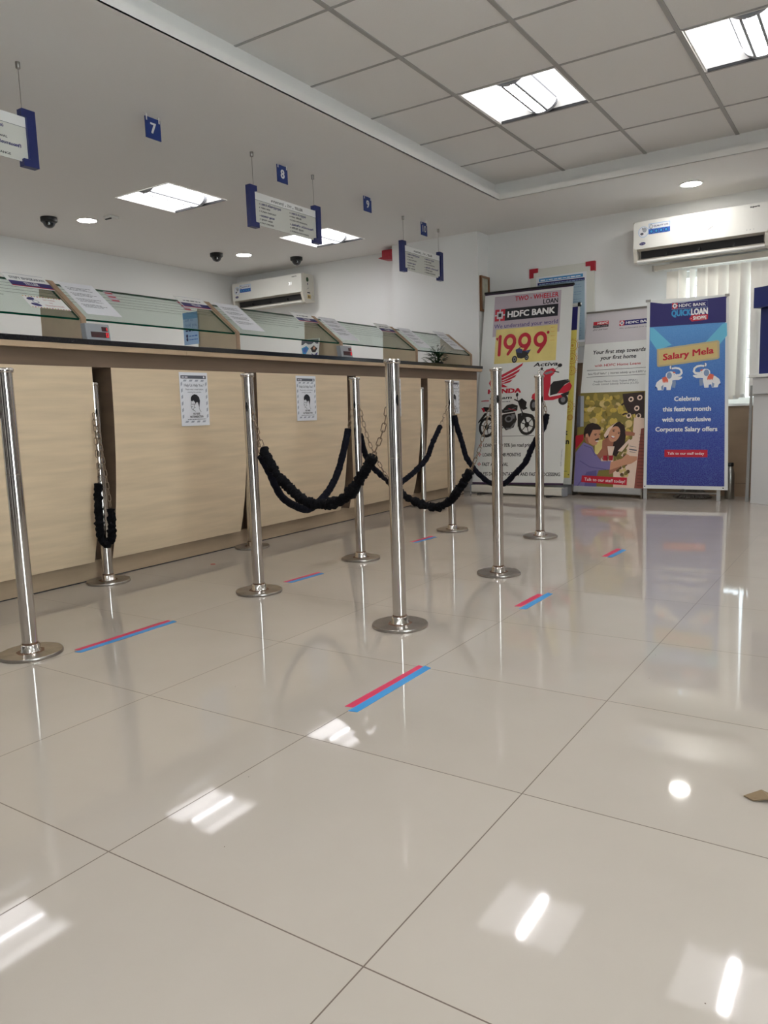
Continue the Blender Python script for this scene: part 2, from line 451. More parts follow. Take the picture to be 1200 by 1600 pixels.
# unseen dark panels added on right and front walls to darken post reflections
b = MB()
for y0_, y1_ in ((-2.3, -0.75), (0.95, 1.7), (2.4, 3.6), (4.3, 5.2)): b.box(XR - 0.03, XR, y0_, y1_, 0.0, 2.1, 'dark_panelling')
struct('trim_3', b)
b = MB()
for x0_, x1_ in ((-6.2, -4.6), (-4.0, -2.9), (-2.1, -0.2), (0.5, 1.7)): b.box(x0_, x1_, YF, YF + 0.03, 0.0, 2.2, 'dark_panelling')
struct('trim_4', b)
# lower plaster ceiling with holes for the square lamps, lip and upstand round the raised part
LAMPS_L = [(-4.98, 0.32), (-4.98, 2.15), (-4.98, 3.97), (-4.94, 5.80)]  # the first lamp is unseen, added to light the room
LS = 0.598
def slab_with_holes(b, x0, x1, y0, y1, z, t, holes, m):
    xs = sorted({x0, x1} | {h[0] for h in holes} | {h[0] + LS for h in holes}); ys = sorted({y0, y1} | {h[1] for h in holes} | {h[1] + LS for h in holes})
    for i in range(len(xs) - 1):
        for j in range(len(ys) - 1):
            cx, cy = (xs[i] + xs[i + 1]) / 2, (ys[j] + ys[j + 1]) / 2
            if any(h[0] < cx < h[0] + LS and h[1] < cy < h[1] + LS for h in holes): continue
            v = [(xs[i], ys[j], z), (xs[i + 1], ys[j], z), (xs[i + 1], ys[j + 1], z), (xs[i], ys[j + 1], z)]
            b.add(v, [(3, 2, 1, 0)], m); b.add([(q[0], q[1], z + t) for q in v], [(0, 1, 2, 3)], m)
b = MB()
slab_with_holes(b, XL, RX0, YF, YB, ZL, 0.25, LAMPS_L, 'ceiling_paint')
slab_with_holes(b, RX0, RX1, RY1, YB, ZL, 0.25, [], 'ceiling_paint')
slab_with_holes(b, RX1, XR, YF, YB, ZL, 0.25, [], 'ceiling_paint')
slab_with_holes(b, RX0, RX1, YF, RY0, ZL, 0.25, [], 'ceiling_paint')
h = 0.045; sb = 0.075
b.box(RX0 - 0.012, RX0, RY0, RY1, ZL, ZL + h, 'lip_paint').box(RX1, RX1 + 0.012, RY0, RY1, ZL, ZL + h, 'lip_paint')
b.box(RX0 - 0.012, RX1 + 0.012, RY1, RY1 + 0.012, ZL, ZL + h, 'lip_paint').box(RX0 - 0.012, RX1 + 0.012, RY0 - 0.012, RY0, ZL, ZL + h, 'lip_paint')
for q in ((RX0 - sb - 0.02, RX0 - sb, RY0 - sb, RY1 + sb), (RX1 + sb, RX1 + sb + 0.02, RY0 - sb, RY1 + sb), (RX0 - sb, RX1 + sb, RY1 + sb, RY1 + sb + 0.02), (RX0 - sb, RX1 + sb, RY0 - sb - 0.02, RY0 - sb)):
    b.box(*q, ZL + 0.012, ZG + 0.02, 'ceiling_paint')
# shelf behind the lip
b.box(RX0 - sb, RX0 - 0.012, RY0 - sb, RY1 + sb, ZL + 0.004, ZL + 0.012, 'ceiling_paint').box(RX0 - 0.012, RX1 + sb, RY1 + 0.012, RY1 + sb, ZL + 0.004, ZL + 0.012, 'ceiling_paint')
struct('ceiling', b)
# raised tile ceiling
GX = [-2.205 + 0.6255 * k for k in range(0, 6)]
GY = [5.45 - 0.606 * k for k in range(0, 12)]
LAMPS_C = [(GX[i] + 0.016, GY[j + 1] + 0.006) for j in (1, 5, 9) for i in (0, 2, 4)]  # beyond the far pair in view, these lamps are unseen, added for light
LAMPS_C = [(x, y) for x, y in LAMPS_C if x + LS < RX1 + 0.05]
b = MB()
slab_with_holes(b, RX0 - sb, RX1 + sb, RY0 - sb, RY1 + sb, ZG, 0.2, LAMPS_C, 'ceiling_tile')
g = struct('ceiling', b)
b = MB()
for x in GX:
    if x < RX1: b.box(x - 0.012, x + 0.012, RY0 - sb, RY1 + sb, ZG - 0.005, ZG + 0.002, 'grid_metal')
for y in GY:
    if y > RY0:
        xs = [RX0 - sb] + [x for x in GX if x < RX1] + [RX1 + sb]
        for i in range(len(xs) - 1): b.box(xs[i] + (0.012 if i else 0), xs[i + 1] - 0.012, y - 0.0075, y + 0.0075, ZG - 0.0035, ZG + 0.002, 'grid_metal')
b.build('grid', g)

# ------------------------------------------------------------------ square recessed lamps
def make_lamp(label, x, y, z, group, pm='panel_light', tm='tube_light'):
    t = thing('ceiling_lamp', label, 'ceiling light', (x + LS / 2, y + LS / 2, z), group)
    x1, y1 = x + LS, y + LS
    e = 0.004
    b = MB(); i = 0.012
    b.box(x + e, x + i, y + e, y1 - e, z - 0.003, z + 0.012, 'white_plastic').box(x1 - i, x1 - e, y + e, y1 - e, z - 0.003, z + 0.012, 'white_plastic')
    b.box(x + i, x1 - i, y + e, y + i, z - 0.003, z + 0.012, 'white_plastic').box(x + i, x1 - i, y1 - i, y1 - e, z - 0.003, z + 0.012, 'dark_slot')
    b.build('frame', t)
    b = MB()                                     # curved reflector troughs either side of the basket
    n = 14; top = z + 0.085; cx = x + LS / 2
    for sgn in (-1, 1):
        pr = []
        for k in range(n + 1):
            u = k / n
            pr.append((cx + sgn * (LS / 2 - i) * (1 - u) + sgn * 0.004 * u, z + 0.012 + 0.073 * math.sin(min(1, u * 1.5) * math.pi / 2)))
        v = [(px, y + i, pz) for px, pz in pr] + [(px, y1 - i, pz) for px, pz in pr]
        b.add(v, [(k, k + 1, k + n + 2, k + n + 1) for k in range(n)], pm, True)
    b.build('reflector', t)
    b = MB()                                     # end plates and housing lid
    b.box(x + i, x1 - i, y + i, y + i + 0.002, z + 0.012, z + 0.09, 'white_plastic').box(x + i, x1 - i, y1 - i - 0.002, y1 - i, z + 0.012, z + 0.09, 'white_plastic')
    b.box(x + e, x1 - e, y + e, y1 - e, z + 0.092, z + 0.098, 'white_plastic')
    b.build('housing', t)
    b = MB(); R = 0.098; D = 0.062; zc = z + 0.055; n = 16
    def arc(r, d): return [(cx + r * math.cos(math.pi * k / n), zc - d * math.sin(math.pi * k / n)) for k in range(n + 1)]
    a = arc(R, D); ya, yb = y + 0.055, y1 - 0.055
    v = [(px, ya, pz) for px, pz in a] + [(px, yb, pz) for px, pz in a]
    b.add(v, [(k, k + 1, k + n + 2, k + n + 1) for k in range(n) if not 6 <= k <= 9], 'panel_basket', True)
    bk = b.build('lamp_basket', t)
    b = MB(); b.lathe((cx, (ya + yb) / 2, z + 0.040), [(0.030, -(yb - ya) / 2 + 0.01), (0.030, (yb - ya) / 2 - 0.01)], tm, 12, axis='y'); b.build('tube', t)
    b = MB(); a1, a2 = arc(R + 0.003, D + 0.003), arc(R - 0.03, D - 0.03)
    for yy in (ya - 0.03, yb):
        pts = [(px, yy, pz) for px, pz in arc(R + 0.002, D + 0.002)]
        b.prism(pts, (0, 0.03, 0), 'grey_plastic')
    for k in (0, 6, 10, 16):
        px, pz = arc(R + 0.001, D + 0.001)[k]; b.box(px - 0.007, px + 0.007, ya, yb, pz - 0.003, pz + 0.003, 'grey_plastic')
    b.build('basket_trim', bk)
    return t
gl = 'square recessed ceiling lamps'
names_L = ['square ceiling lamp over the teller area, out toward the near left', 'square ceiling lamp over the teller area, beyond the left edge of the photo', 'square lamp in the plaster ceiling below the number 7 plate', 'square lamp in plaster ceiling seen behind the hanging sign below number 8']
for (x, y), lb in zip(LAMPS_L, names_L): make_lamp(lb, x, y, ZL, gl, 'teller_panel_light', 'teller_tube_light')
for k, (x, y) in enumerate(LAMPS_C):
    lb = ['square lamp in the tiled ceiling, wholly in view, left of the cut-off one', 'square lamp in the tiled ceiling, cut by the upper right edge of the photo', 'square lamp in the tiled ceiling, right of the lamp cut by the photo edge',
          'square lamp in the tiled ceiling, overhead left of the camera', 'square lamp in the tiled ceiling, right overhead of the camera', 'square lamp in the tiled ceiling, overhead right of the camera',
          'square lamp in the tiled ceiling, behind the camera at left', 'square lamp in the tiled ceiling, behind the camera', 'square lamp in the tiled ceiling, behind the camera at right']
    i = [0, 2, 4].index(min((0, 2, 4), key=lambda q: abs(GX[q] + 0.016 - x))); j = (1, 5, 9).index(min((1, 5, 9), key=lambda q: abs(GY[q + 1] + 0.006 - y)))
    make_lamp(lb[j * 3 + i], x, y, ZG, gl)
def downlight(x, y, label):
    t = thing('downlight', label, 'ceiling light', (x, y, ZL), 'round recessed downlights')
    MB().lathe((x, y, ZL), [(0.092, -0.002), (0.092, 0.0), (0.078, 0.0), (0.074, -0.006), (0.088, -0.006), (0.092, -0.002)], 'white_plastic', 32).build('trim_ring', t)
    MB().lathe((x, y, ZL), [(0.076, -0.004), (0.076, -0.0025)], 'downlight', 32, False).build('diffuser', t)
downlight(-5.705, 4.25, 'round downlight beside the dome camera at the far left')
downlight(-5.723, 6.156, 'round downlight above the left air conditioner')
downlight(-1.354, 6.539, 'round downlight above the right air conditioner')
downlight(0.3, 6.54, 'round downlight right of the one above the right air conditioner')  # this and the downlights below are unseen, added to brighten the room
downlight(-5.70, 2.34, 'round downlight over the teller area, left of the photo edge')
downlight(-5.70, 0.43, 'round downlight over the teller area, far left of the photo edge')

# ------------------------------------------------------------------ teller counter
PROF = [(1.087, -3.270), (0.96, -3.2715), (0.837, -3.274), (0.72, -3.280), (0.62, -3.287), (0.50, -3.299), (0.40, -3.312), (0.30, -3.328), (0.20, -3.349), (0.105, -3.376)]
def xprof(z):
    for (z0, x0), (z1, x1) in zip(PROF, PROF[1:]):
        if z1 <= z <= z0: return x0 + (x1 - x0) * (z0 - z) / (z0 - z1)
    return PROF[0][1]
UNITS = [(1.335, 2.395), (2.505, 3.465), (3.57, 4.525), (4.635, 5.575), (5.685, 6.62)]
ulab = ['bowed beige counter front at the left edge, behind the nearest left post', 'bowed beige counter front with a whole mask notice, second from the left', 'bowed beige counter front behind the nearer sagging black rope, mask notice in its middle',
        'bowed beige counter front behind the tall foreground post, fourth from the left', 'bowed beige counter front at the far right end, beside the two-wheeler banner']
for (y0, y1), lb in zip(UNITS, ulab):
    t = thing('counter_unit', lb, 'counter', (-3.6, (y0 + y1) / 2, 0), 'bowed teller counter fronts')
    b = MB()
    pts = [(x, y0, z) for z, x in PROF] + [(-3.44, y0, 0.105), (-3.44, y0, 1.087)]
    n = len(pts); v = pts + [(p[0], y1, p[2]) for p in pts]
    b.add(v, [tuple(range(n))], 'brown_laminate'); b.add(v, [tuple(range(2 * n - 1, n - 1, -1))], 'brown_laminate')
    for i in range(n):
        b.add([v[i], v[(i + 1) % n], v[(i + 1) % n + n], v[i + n]], [(3, 2, 1, 0)], 'panel_laminate' if i < len(PROF) - 1 else 'brown_laminate', False)
    b.build('front_panel', t)
    MB().box(-3.92, -3.44, y0 - 0.05, y1 + 0.055, 0.104, 1.087, 'brown_laminate').build('carcass', t)
tag(MB().box(-3.90, -3.429, 1.28, 6.615, 0, 0.103, 'plinth_laminate').box(-3.4295, -3.4275, 1.28, 6.615, 0.0, 0.005, 'dark_slot').build('plinth', origin=(-3.5, 4, 0)), 'brown laminate plinth along the foot of the teller counter', 'plinth')
t = thing('worktop', 'long black granite worktop with pale wood edge along the teller counter', 'worktop', (-3.5, 4, 1.087))
MB().box(-3.95, -3.23, 1.25, 6.675, 1.190, 1.216, 'granite').build('granite_slab', t, bevel=0.002)
b = MB(); e = [1.25, 2.98, 4.22, 5.35, 6.665]
for i in range(4): b.box(-3.26, -3.233, e[i] + 0.0008, e[i + 1] - 0.0008, 1.165, 1.190, 'wood_edge')
b.box(-3.95, -3.26, 1.25, 6.665, 1.172, 1.19, 'brown_laminate')
b.build('wood_edging', t)
MB().box(-3.42, -3.278, 1.25, 6.64, 1.0875, 1.172, 'brown_laminate').build('apron', t)

# sloping sneeze guard: dividers, glass and what is stuck on it
GA = Vector((-3.34, 0, 1.322)); _d = Vector((-0.26, 0, 0.208)).normalized(); _n = Vector((0.208, 0, 0.26)).normalized()
def glf(Y0): return lambda x, y, o: tuple(GA + _d * y + _n * (o + 0.0062) + Vector((0, Y0 + x, 0)))
DIV = [2.43, 3.508, 4.572, 5.64, 6.655]
dl = ['wooden counter divider beside the leftmost red number display', 'wooden counter divider with a blue flyer on its left side', 'wooden counter divider with a brochure stand and red number display', 'wooden counter divider fourth from the left, behind the tall foreground post', 'wooden counter divider at the far right end by the potted plant']
for y, lb in zip(DIV, dl):
    t = thing('counter_divider', lb, 'divider', (-3.5, y - 0.015, 1.216), 'wooden dividers on the counter')
    prof = [(-3.335, 1.2165), (-3.335, 1.328), (-3.577, 1.533), (-3.618, 1.540), (-3.657, 1.496), (-3.665, 1.2165)]
    MB().prism([(x, y - 0.028, z) for x, z in prof], (0, 0.026, 0), 'divider_wood').build('board', t)
    b = MB(); q = [(-3.331, 1.2165), (-3.331, 1.332), (-3.577, 1.5375), (-3.621, 1.5445)]; r = [(-3.3355, 1.2165), (-3.3355, 1.3285), (-3.577, 1.5335), (-3.621, 1.5405)]
    for i in range(3): b.prism([(q[i][0], y - 0.03, q[i][1]), (q[i + 1][0], y - 0.03, q[i + 1][1]), (r[i + 1][0], y - 0.03, r[i + 1][1]), (r[i][0], y - 0.03, r[i][1])], (0, 0.03, 0), 'divider_trim')
    b.build('edge_trim', t)
BAYS = [(1.28, 2.398), (2.432, 3.476), (3.51, 4.54), (4.574, 5.608), (5.642, 6.623)]
bl = ['sloping glass guard left of the first wooden divider', 'sloping glass guard between the first two dividers from the left', 'sloping glass guard in front of the left air conditioner', 'sloping glass guard right of the brochure stand', 'sloping glass guard at the right end, in front of the plant']
for (y0, y1), lb in zip(BAYS, bl):
    t = thing('glass_guard', lb, 'glass guard', (-3.45, (y0 + y1) / 2, 1.32), 'sloping glass guards')
    f = glf(0); b = MB(); th = 0.011
    P = lambda yy, tt, o: f(yy, tt, o - 0.0062 - th / 2)
    v = [P(y0, 0, 0), P(y1, 0, 0), P(y1, 0.32, 0), P(y0, 0.32, 0), P(y0, 0, th), P(y1, 0, th), P(y1, 0.32, th), P(y0, 0.32, th)]
    b.add(v, [(4, 5, 6, 7), (3, 2, 1, 0)], 'guard_glass'); b.add(v, [(0, 1, 5, 4), (1, 2, 6, 5), (2, 3, 7, 6), (3, 0, 4, 7)], 'glass_edge')
    b.build('glass_pane', t)
    b = MB(); pr = Print(b, f, 0.0)
    for tt in (0.296, 0.267, 0.238, 0.209, 0.180, 0.151): pr.rect(y0 + 0.01, tt, y1 - 0.01 - (0.3 if tt < 0.17 else 0), tt + 0.0028, 'etch')
    b.build('etched_lines', t)
def sheet(name, label, cat, f, w_, h_, m, draw, group=None, th=0.0008, origin=(0, 0, 0)):
    b = MB(); b.fbox(lambda a, q, c: f(a, q, c), 0, w_, 0, h_, 0, th, m)
    pr = Print(b, f, th); draw(pr)
    return tag(b.build(name, origin=f(0, 0, 0)), label, cat, group)
# name plates
def plate(y0, lb, txt):
    def dr(p):
        p.rect(0, 0, 0.222, 0.008, 'red_dull'); p.rect(0, 0.008, 0.222, 0.047, 'ink_navy'); p.text('TELLER', 0.075, 0.15, 0.017, 0.022, 'white', 2, 0.02)
        if txt: p.text(txt, 0.022, 0.205, 0.066, 0.021, 'ink_grey', 2, 0.02)
        else: p.greek(0.04, 0.18, 0.068, 0.014, 'ink_grey', 2, int(y0 * 10))
        p.line([(0.006, 0.112), (0.216, 0.112)], 0.003, 'ink_pale', 2)
    sheet('name_plate', lb, 'name plate', lambda x, y, o: glf(y0)(x, y + 0.238, o + 0.003), 0.222, 0.118, 'white', dr, 'teller name plates', 0.004)
plate(2.176, 'white and blue teller name plate on the glass at the far left', 'STEPY BHASKARAN')
plate(3.252, 'white and blue teller name plate above the blue flyer', None)
plate(4.318, 'white and blue teller name plate above the brochure stand', None)
plate(5.386, 'white and blue teller name plate left of the fourth divider', None)
# notices stuck on the glass
def notice(y0, lb, t0=0.046, sd=1, h_=0.297):
    def dr(p):
        y = h_ - 0.05
        for k in range(4):
            for q in range(3): p.greek(0.02 + 0.005 * q, 0.17 - 0.03 * ((q + k) % 2), y, 0.0065, 'ink_grey', 1, sd * 40 + k * 5 + q); y -= 0.0115
            y -= 0.018
    sheet('notice_sheet', lb, 'notice', lambda x, y, o: glf(y0)(x, y + t0, o + 0.002), 0.21, h_, 'paper', dr, 'white notices on the glass guards')
notice(2.47, 'white typed notice on the glass right of the first divider', sd=1)
notice(3.575, 'white typed notice on the glass right of the divider with the blue flyer', sd=2)
notice(4.635, 'white typed notice on the glass right of the brochure stand', sd=3)
notice(5.745, 'white typed notice on the glass right of the fourth divider', sd=4)
notice(6.41, 'white typed notice on the glass left of the last divider', 0.07, sd=5)
def masksticker(p):
    for k in range(14): p.rect(0.004 + k * 0.0148, 0.094, 0.0118 + k * 0.0148, 0.1, 'red_dull' if k % 2 else 'gold_print'); p.rect(0.004 + k * 0.0148, 0, 0.0118 + k * 0.0148, 0.006, 'red_dull' if k % 2 else 'gold_print')
    p.ell(0.035, 0.076, 0.022, 0.012, 'ink_navy', 1, 0.3); p.ell(0.04, 0.026, 0.026, 0.012, 'ink_navy', 1, -0.2); p.ell(0.05, 0.052, 0.018, 0.016, 'ink_pale', 2); p.ell(0.05, 0.052, 0.012, 0.010, 'white', 3)
    p.text('NO MASK', 0.10, 0.165, 0.070, 0.011, 'red_dull', 2); p.text('NO', 0.122, 0.14, 0.046, 0.010, 'red_dull', 2); p.text('TRANSACTION', 0.085, 0.185, 0.020, 0.011, 'red_dull', 2)
sheet('mask_sticker', 'small no-mask sticker with striped edge below the leftmost name plate', 'sticker', lambda x, y, o: glf(2.178)(x, y + 0.062, o), 0.212, 0.10, 'white', masksticker)
def redcard(p): p.rect(0.004, 0.04, 0.05, 0.11, 'red_dull')
for y0, lb in ((2.725, 'small card with maroon top right of the leftmost notice'), (3.236, 'small card with maroon top left of the name plate over the blue flyer')):
    def dr(p): 
        for k in range(5): p.rect(0.003, 0.006 + 0.018 * k, 0.051, 0.018 + 0.018 * k, 'mauve' if k % 2 else 'red_dull')
    sheet('small_card', lb, 'card', lambda x, y, o, y0=y0: glf(y0)(x, y + 0.205, o), 0.054, 0.10, 'mauve', dr, 'maroon cards on the glass')
# flyer on divider, brochure stand
def dflyer(p):
    p.rect(0, 0.16, 0.133, 0.2, 'cyan_title'); p.text("Let us", 0.02, 0.09, 0.145, 0.020, 'sticker_blue', 2); p.text('hold you', 0.02, 0.122, 0.112, 0.022, 'sticker_blue', 2)
    p.greek(0.02, 0.12, 0.082, 0.012, 'ink_navy', 2, 3)
    for y in (0.05, 0.028): p.ell(0.03, y + 0.005, 0.009, 0.011, 'ink_navy', 2); p.greek(0.048, 0.122, y, 0.009, 'sticker_blue', 2, int(y * 1000))
sheet('blue_flyer', 'pale blue hold-your-distance flyer on the side of the second divider', 'flyer', xz(3.474, -3.782, 1.285), 0.133, 0.2, 'flyer_blue', dflyer)
def dbroch(p):
    p.rect(0, 0.115, 0.16, 0.15, 'ink_grey'); p.poly([(0, 0.105), (0.04, 0.13), (0.08, 0.105), (0.12, 0.13), (0.16, 0.105), (0.16, 0.09), (0, 0.09)], 'white', 2)
    p.poly([(0.005, 0.09), (0.05, 0.105), (0.075, 0.085), (0.05, 0.045), (0.02, 0.05)], 'logo_cyan', 3); p.ell(0.04, 0.075, 0.018, 0.018, 'sticker_blue', 4)
    p.poly([(0.09, 0.085), (0.12, 0.105), (0.155, 0.08), (0.14, 0.055), (0.11, 0.055)], 'dark_print', 3); p.ell(0.125, 0.085, 0.012, 0.012, 'skin', 4)
    p.poly([(0.10, 0.05), (0.13, 0.035), (0.16, 0.055), (0.155, 0.025), (0.12, 0.02)], 'ink_purple', 3)
    for k in range(3): p.ell(0.04 + 0.05 * k, 0.012, 0.007, 0.007, 'ink', 3)
t = thing('brochure_stand', 'grey-topped stand of patterned brochures against the third divider', 'brochure', (-3.585, 4.53, 1.2165))
b = MB(); f = lambda x, y, o: (-3.668 + x, 4.528 - 0.03 + 0.03 * y / 0.16 - o, 1.2165 + y)
b.fbox(f, 0, 0.165, 0, 0.155, 0, 0.008, 'white'); pr = Print(b, f, 0.008); dbroch(pr); b.build('brochure', t)
MB().box(-3.67, -3.50, 4.47, 4.488, 1.2165, 1.235, 'acrylic').build('holder_lip', t)
# token displays
def display(y0, lb):
    t = thing('number_display', lb, 'display', (-3.305, y0 + 0.07, 1.2165), 'red number displays on the counter')
    f = lambda x, y, o: (-3.29 + o - 0.012 * y / 0.085, y0 + x, 1.2165 + y)
    MB().fbox(f, 0, 0.14, 0, 0.086, -0.038, 0, 'grey_plastic').build('housing', t, bevel=0.004)
    b = MB(); p = Print(b, f, 0.0008); p.rect(0.092, 0.05, 0.128, 0.072, 'led_window'); p.rect(0.026, 0.018, 0.13, 0.046, 'led_window'); b.build('screen', t)
    b = MB(); p = Print(b, f, 0.0014); p.rect(0.121, 0.053, 0.1235, 0.069, 'led_red', 2)
    p.line([(0.1155, 0.022), (0.1255, 0.022), (0.1255, 0.042), (0.1155, 0.042)], 0.003, 'led_red', 2, closed=True); b.build('digits', t)
display(2.398, 'grey display with red digits at the first divider, far left')
display(4.50, 'grey display with red digits at the third divider')
# potted plant at the far end
t = thing('potted_plant', 'small dark potted plant behind the glass by the last divider', 'plant', (-3.6, 6.45, 1.2165))
MB().lathe((-3.60, 6.45, 1.2165), [(0.05, 0), (0.062, 0.05), (0.06, 0.05), (0.05, 0.03)], 'black', 20).build('pot', t)
b = MB(); rnd = random.Random(3)
for k in range(110):
    a = rnd.uniform(0, 6.28); el = rnd.uniform(-0.1, 1.2); r = rnd.uniform(0.05, 0.15)
    c = Vector((-3.60, 6.45, 1.275)) + Vector((math.cos(a) * math.cos(el) * r, math.sin(a) * math.cos(el) * r, math.sin(el) * r * 1.1))
    d = Vector((math.cos(a), math.sin(a), rnd.uniform(-0.2, 0.8))).normalized() * 0.035; s_ = d.cross(Vector((0, 0, 1))).normalized() * 0.012
    b.add([c - d, c + s_ + Vector((0, 0, .004)), c + d, c - s_ + Vector((0, 0, .004))], [(0, 1, 2, 3)], 'leaf_green', True)
    if k % 4 == 0: b.tube([(-3.60, 6.45, 1.26), tuple(c)], 0.002, 'leaf_green', 5)
b.build('foliage', t)
# mask notices on the counter fronts
def dmask(p):
    W, H = 0.21, 0.297
    p.rect(0.010, 0.262, 0.198, 0.280, 'ink_grey', 1); p.greek(0.018, 0.065, 0.267, 0.010, 'paper', 2, 4); p.ell(0.182, 0.271, 0.006, 0.006, 'paper', 2)
    for k in range(4):
        x = 0.024 + 0.043 * k
        for y in (0.246, 0.018): p.poly([(x, y), (x + 0.022, y), (x + 0.03, y + 0.010), (x + 0.008, y + 0.010)], 'ink_pale', 1)
    for k in range(6):
        y = 0.04 + 0.036 * k
        for x in (0.008, 0.190): p.poly([(x, y), (x + 0.011, y + 0.008), (x + 0.011, y + 0.026), (x, y + 0.018)], 'ink_pale', 1)
    p.text('Help Us Help You !', 0.032, 0.178, 0.219, 0.015, 'ink_grey', 2, 0.01)
    p.text('Please wear a mask before', 0.04, 0.172, 0.199, 0.009, 'ink_grey', 2); p.text('entering the premises', 0.055, 0.155, 0.184, 0.009, 'ink_grey', 2)
    # head in profile
    p.poly([(0.075, 0.135), (0.075, 0.155), (0.084, 0.168), (0.102, 0.176), (0.122, 0.172), (0.138, 0.158), (0.142, 0.138), (0.137, 0.115), (0.134, 0.098), (0.131, 0.112), (0.127, 0.128), (0.120, 0.133), (0.112, 0.128), (0.108, 0.122), (0.103, 0.133), (0.092, 0.142), (0.084, 0.136), (0.078, 0.139)], 'ink', 2)
    for q in ([(0.076, 0.137), (0.076, 0.122), (0.073, 0.112), (0.076, 0.102), (0.082, 0.09), (0.094, 0.086), (0.106, 0.08)], [(0.078, 0.12), (0.11, 0.121)], [(0.097, 0.12), (0.098, 0.104), (0.108, 0.101)], [(0.075, 0.106), (0.086, 0.106)], [(0.098, 0.104), (0.088, 0.088)], [(0.133, 0.1), (0.137, 0.088), (0.147, 0.076)]): p.line(q, 0.0022, 'ink', 2)
    p.text('NO MASK', 0.088, 0.138, 0.062, 0.011, 'ink', 2, 0.02); p.text('NO TRANSACTION', 0.064, 0.162, 0.045, 0.011, 'ink', 2, 0.02)
    p.greek(0.045, 0.182, 0.034, 0.005, 'ink_grey', 2, 9)
for y0, lb in ((2.946, 'mask notice taped on the counter left of the sagging black rope'), (3.945, 'mask notice on the counter above the nearer sagging black rope'), (5.04, 'mask notice mostly hidden behind the tall foreground post'), (6.05, 'mask notice half hidden behind a far post near the two-wheeler banner')):
    sheet('mask_notice', lb, 'notice', lambda x, y, o, y0=y0: (xprof(0.779 + y) + 0.0012 + o + (0.004 * (1 - y / 0.297)), y0 + x, 0.779 + y), 0.21, 0.297, 'paper', dmask, 'mask notices on the counter fronts')

# ------------------------------------------------------------------ hanging signs and number plates
def hanging_sign(yc, X, lb):
    t = thing('hanging_sign', lb, 'sign', (X, yc, 2.03), 'hanging teller signs')
    y0 = yc - 0.368; W = 0.736
    f = yz(X + 0.004, y0 + 0.045, 2.052); pw, ph = W - 0.09, 0.205
    b = MB(); b.box(X - 0.002, X + 0.004, y0 + 0.03, y0 + W - 0.03, 2.052, 2.257, 'acrylic')
    p = Print(b, f, 0.0005)
    p.rect(0.0, 0.156, pw, 0.158, 'ink_grey'); p.rect(0.0, 0.158, pw, 0.2045, 'white')
    p.text('காசாளர்', 0.17, 0.30, 0.170, 0.017, 'ink', 2, 0.012); p.ell(0.315, 0.172, 0.004, 0.004, 'ink', 2); p.text('टेलर', 0.335, 0.38, 0.170, 0.016, 'ink', 2); p.ell(0.395, 0.172, 0.004, 0.004, 'ink', 2); p.text('TELLER', 0.415, 0.50, 0.171, 0.017, 'ink', 2, 0.02)
    for x, rows in ((0.055, [('பணம் செலுத்துதல்', 0.20), ('नकद जमा', 0.09), ('CASH DEPOSIT', 0.15), ('வரைவு ஓலை', 0.13), ('भुगतान आदेश', 0.11), ('PAY ORDER', 0.12)]), (0.36, [('பணம் எடுத்தல்', 0.16), ('नकद निकासी', 0.11), ('CASH WITHDRAWAL', 0.175), ('அன்னிய செலாவணி', 0.24), ('विदेशी मुद्रा', 0.13), ('FOREIGN EXCHANGE', 0.185)])):
        y = 0.133
        for k, (s_, wd) in enumerate(rows):
            tam = k in (0, 3)
            p.ell(x, y + 0.004, 0.0035, 0.0035, 'ink', 2); p.text(s_, x + 0.012, x + 0.012 + wd, y, 0.0125 if tam else 0.0095, 'ink_navy' if tam else 'ink', 2, 0.028 if tam else 0.02)
            y -= 0.0225 if k != 2 else 0.028
    b.build('panel', t)
    for sgn, ya in ((1, y0), (-1, y0 + W)):
        b = MB()
        q = [(0, 0), (0.078, 0), (0.078, 0.034), (0.046, 0.034), (0.046, 0.226), (0.070, 0.226), (0.070, 0.26), (0, 0.26)]
        b.prism([(X - 0.018, ya + sgn * a, 2.031 + h) for a, h in q], (0.036, 0, 0), 'navy')
        b.build('bracket', t, bevel=0.003)
    for ya in (y0 + 0.055, y0 + W - 0.055):
        MB().tube([(X, ya, 2.285), (X, ya, 2.49)], 0.0015, 'brushed', 6).build('wire', t)
        MB().lathe((X, ya, 2.47), [(0.008, 0), (0.011, 0.003), (0.011, 0.0295)], 'brushed', 16).build('ceiling_anchor', t)
hanging_sign(1.965, -3.475, 'hanging teller sign cut by the left edge of the photo')
hanging_sign(4.182, -3.482, 'hanging teller sign below the number 8 plate')
hanging_sign(6.215, -3.60, 'hanging teller sign below the number 10 plate')
def number_plate(yc, X, s_, z0, lb):
    t = thing('number_plate', lb, 'sign', (X, yc, z0), 'counter number plates')
    b = MB(); b.box(X - 0.003, X + 0.003, yc - 0.053, yc + 0.053, z0, z0 + 0.112, 'navy_plate')
    p = Print(b, yz(X + 0.003, yc - 0.053, z0), 0.0005)
    w_ = 0.035 if len(s_) == 1 else 0.06
    p.text(s_, 0.053 - w_ / 2, 0.053 + w_ / 2, 0.03, 0.055, 'white', 1, 0.03 if len(s_) == 1 else 0.012)
    b.build('plate', t)
    for y in (yc - 0.044, yc + 0.044):
        MB().box(X - 0.004, X + 0.0045, y - 0.004, y + 0.004, z0 + 0.092, 2.4995, 'white_plastic').build('clip', t)
for yc, X, s_, z0 in ((3.087, -3.5, '7', 2.374), (4.185, -3.5, '8', 2.381), (5.207, -3.5, '9', 2.388), (6.125, -3.52, '10', 2.362)):
    number_plate(yc, X, s_, z0, 'small blue ceiling plate with the white number ' + s_)

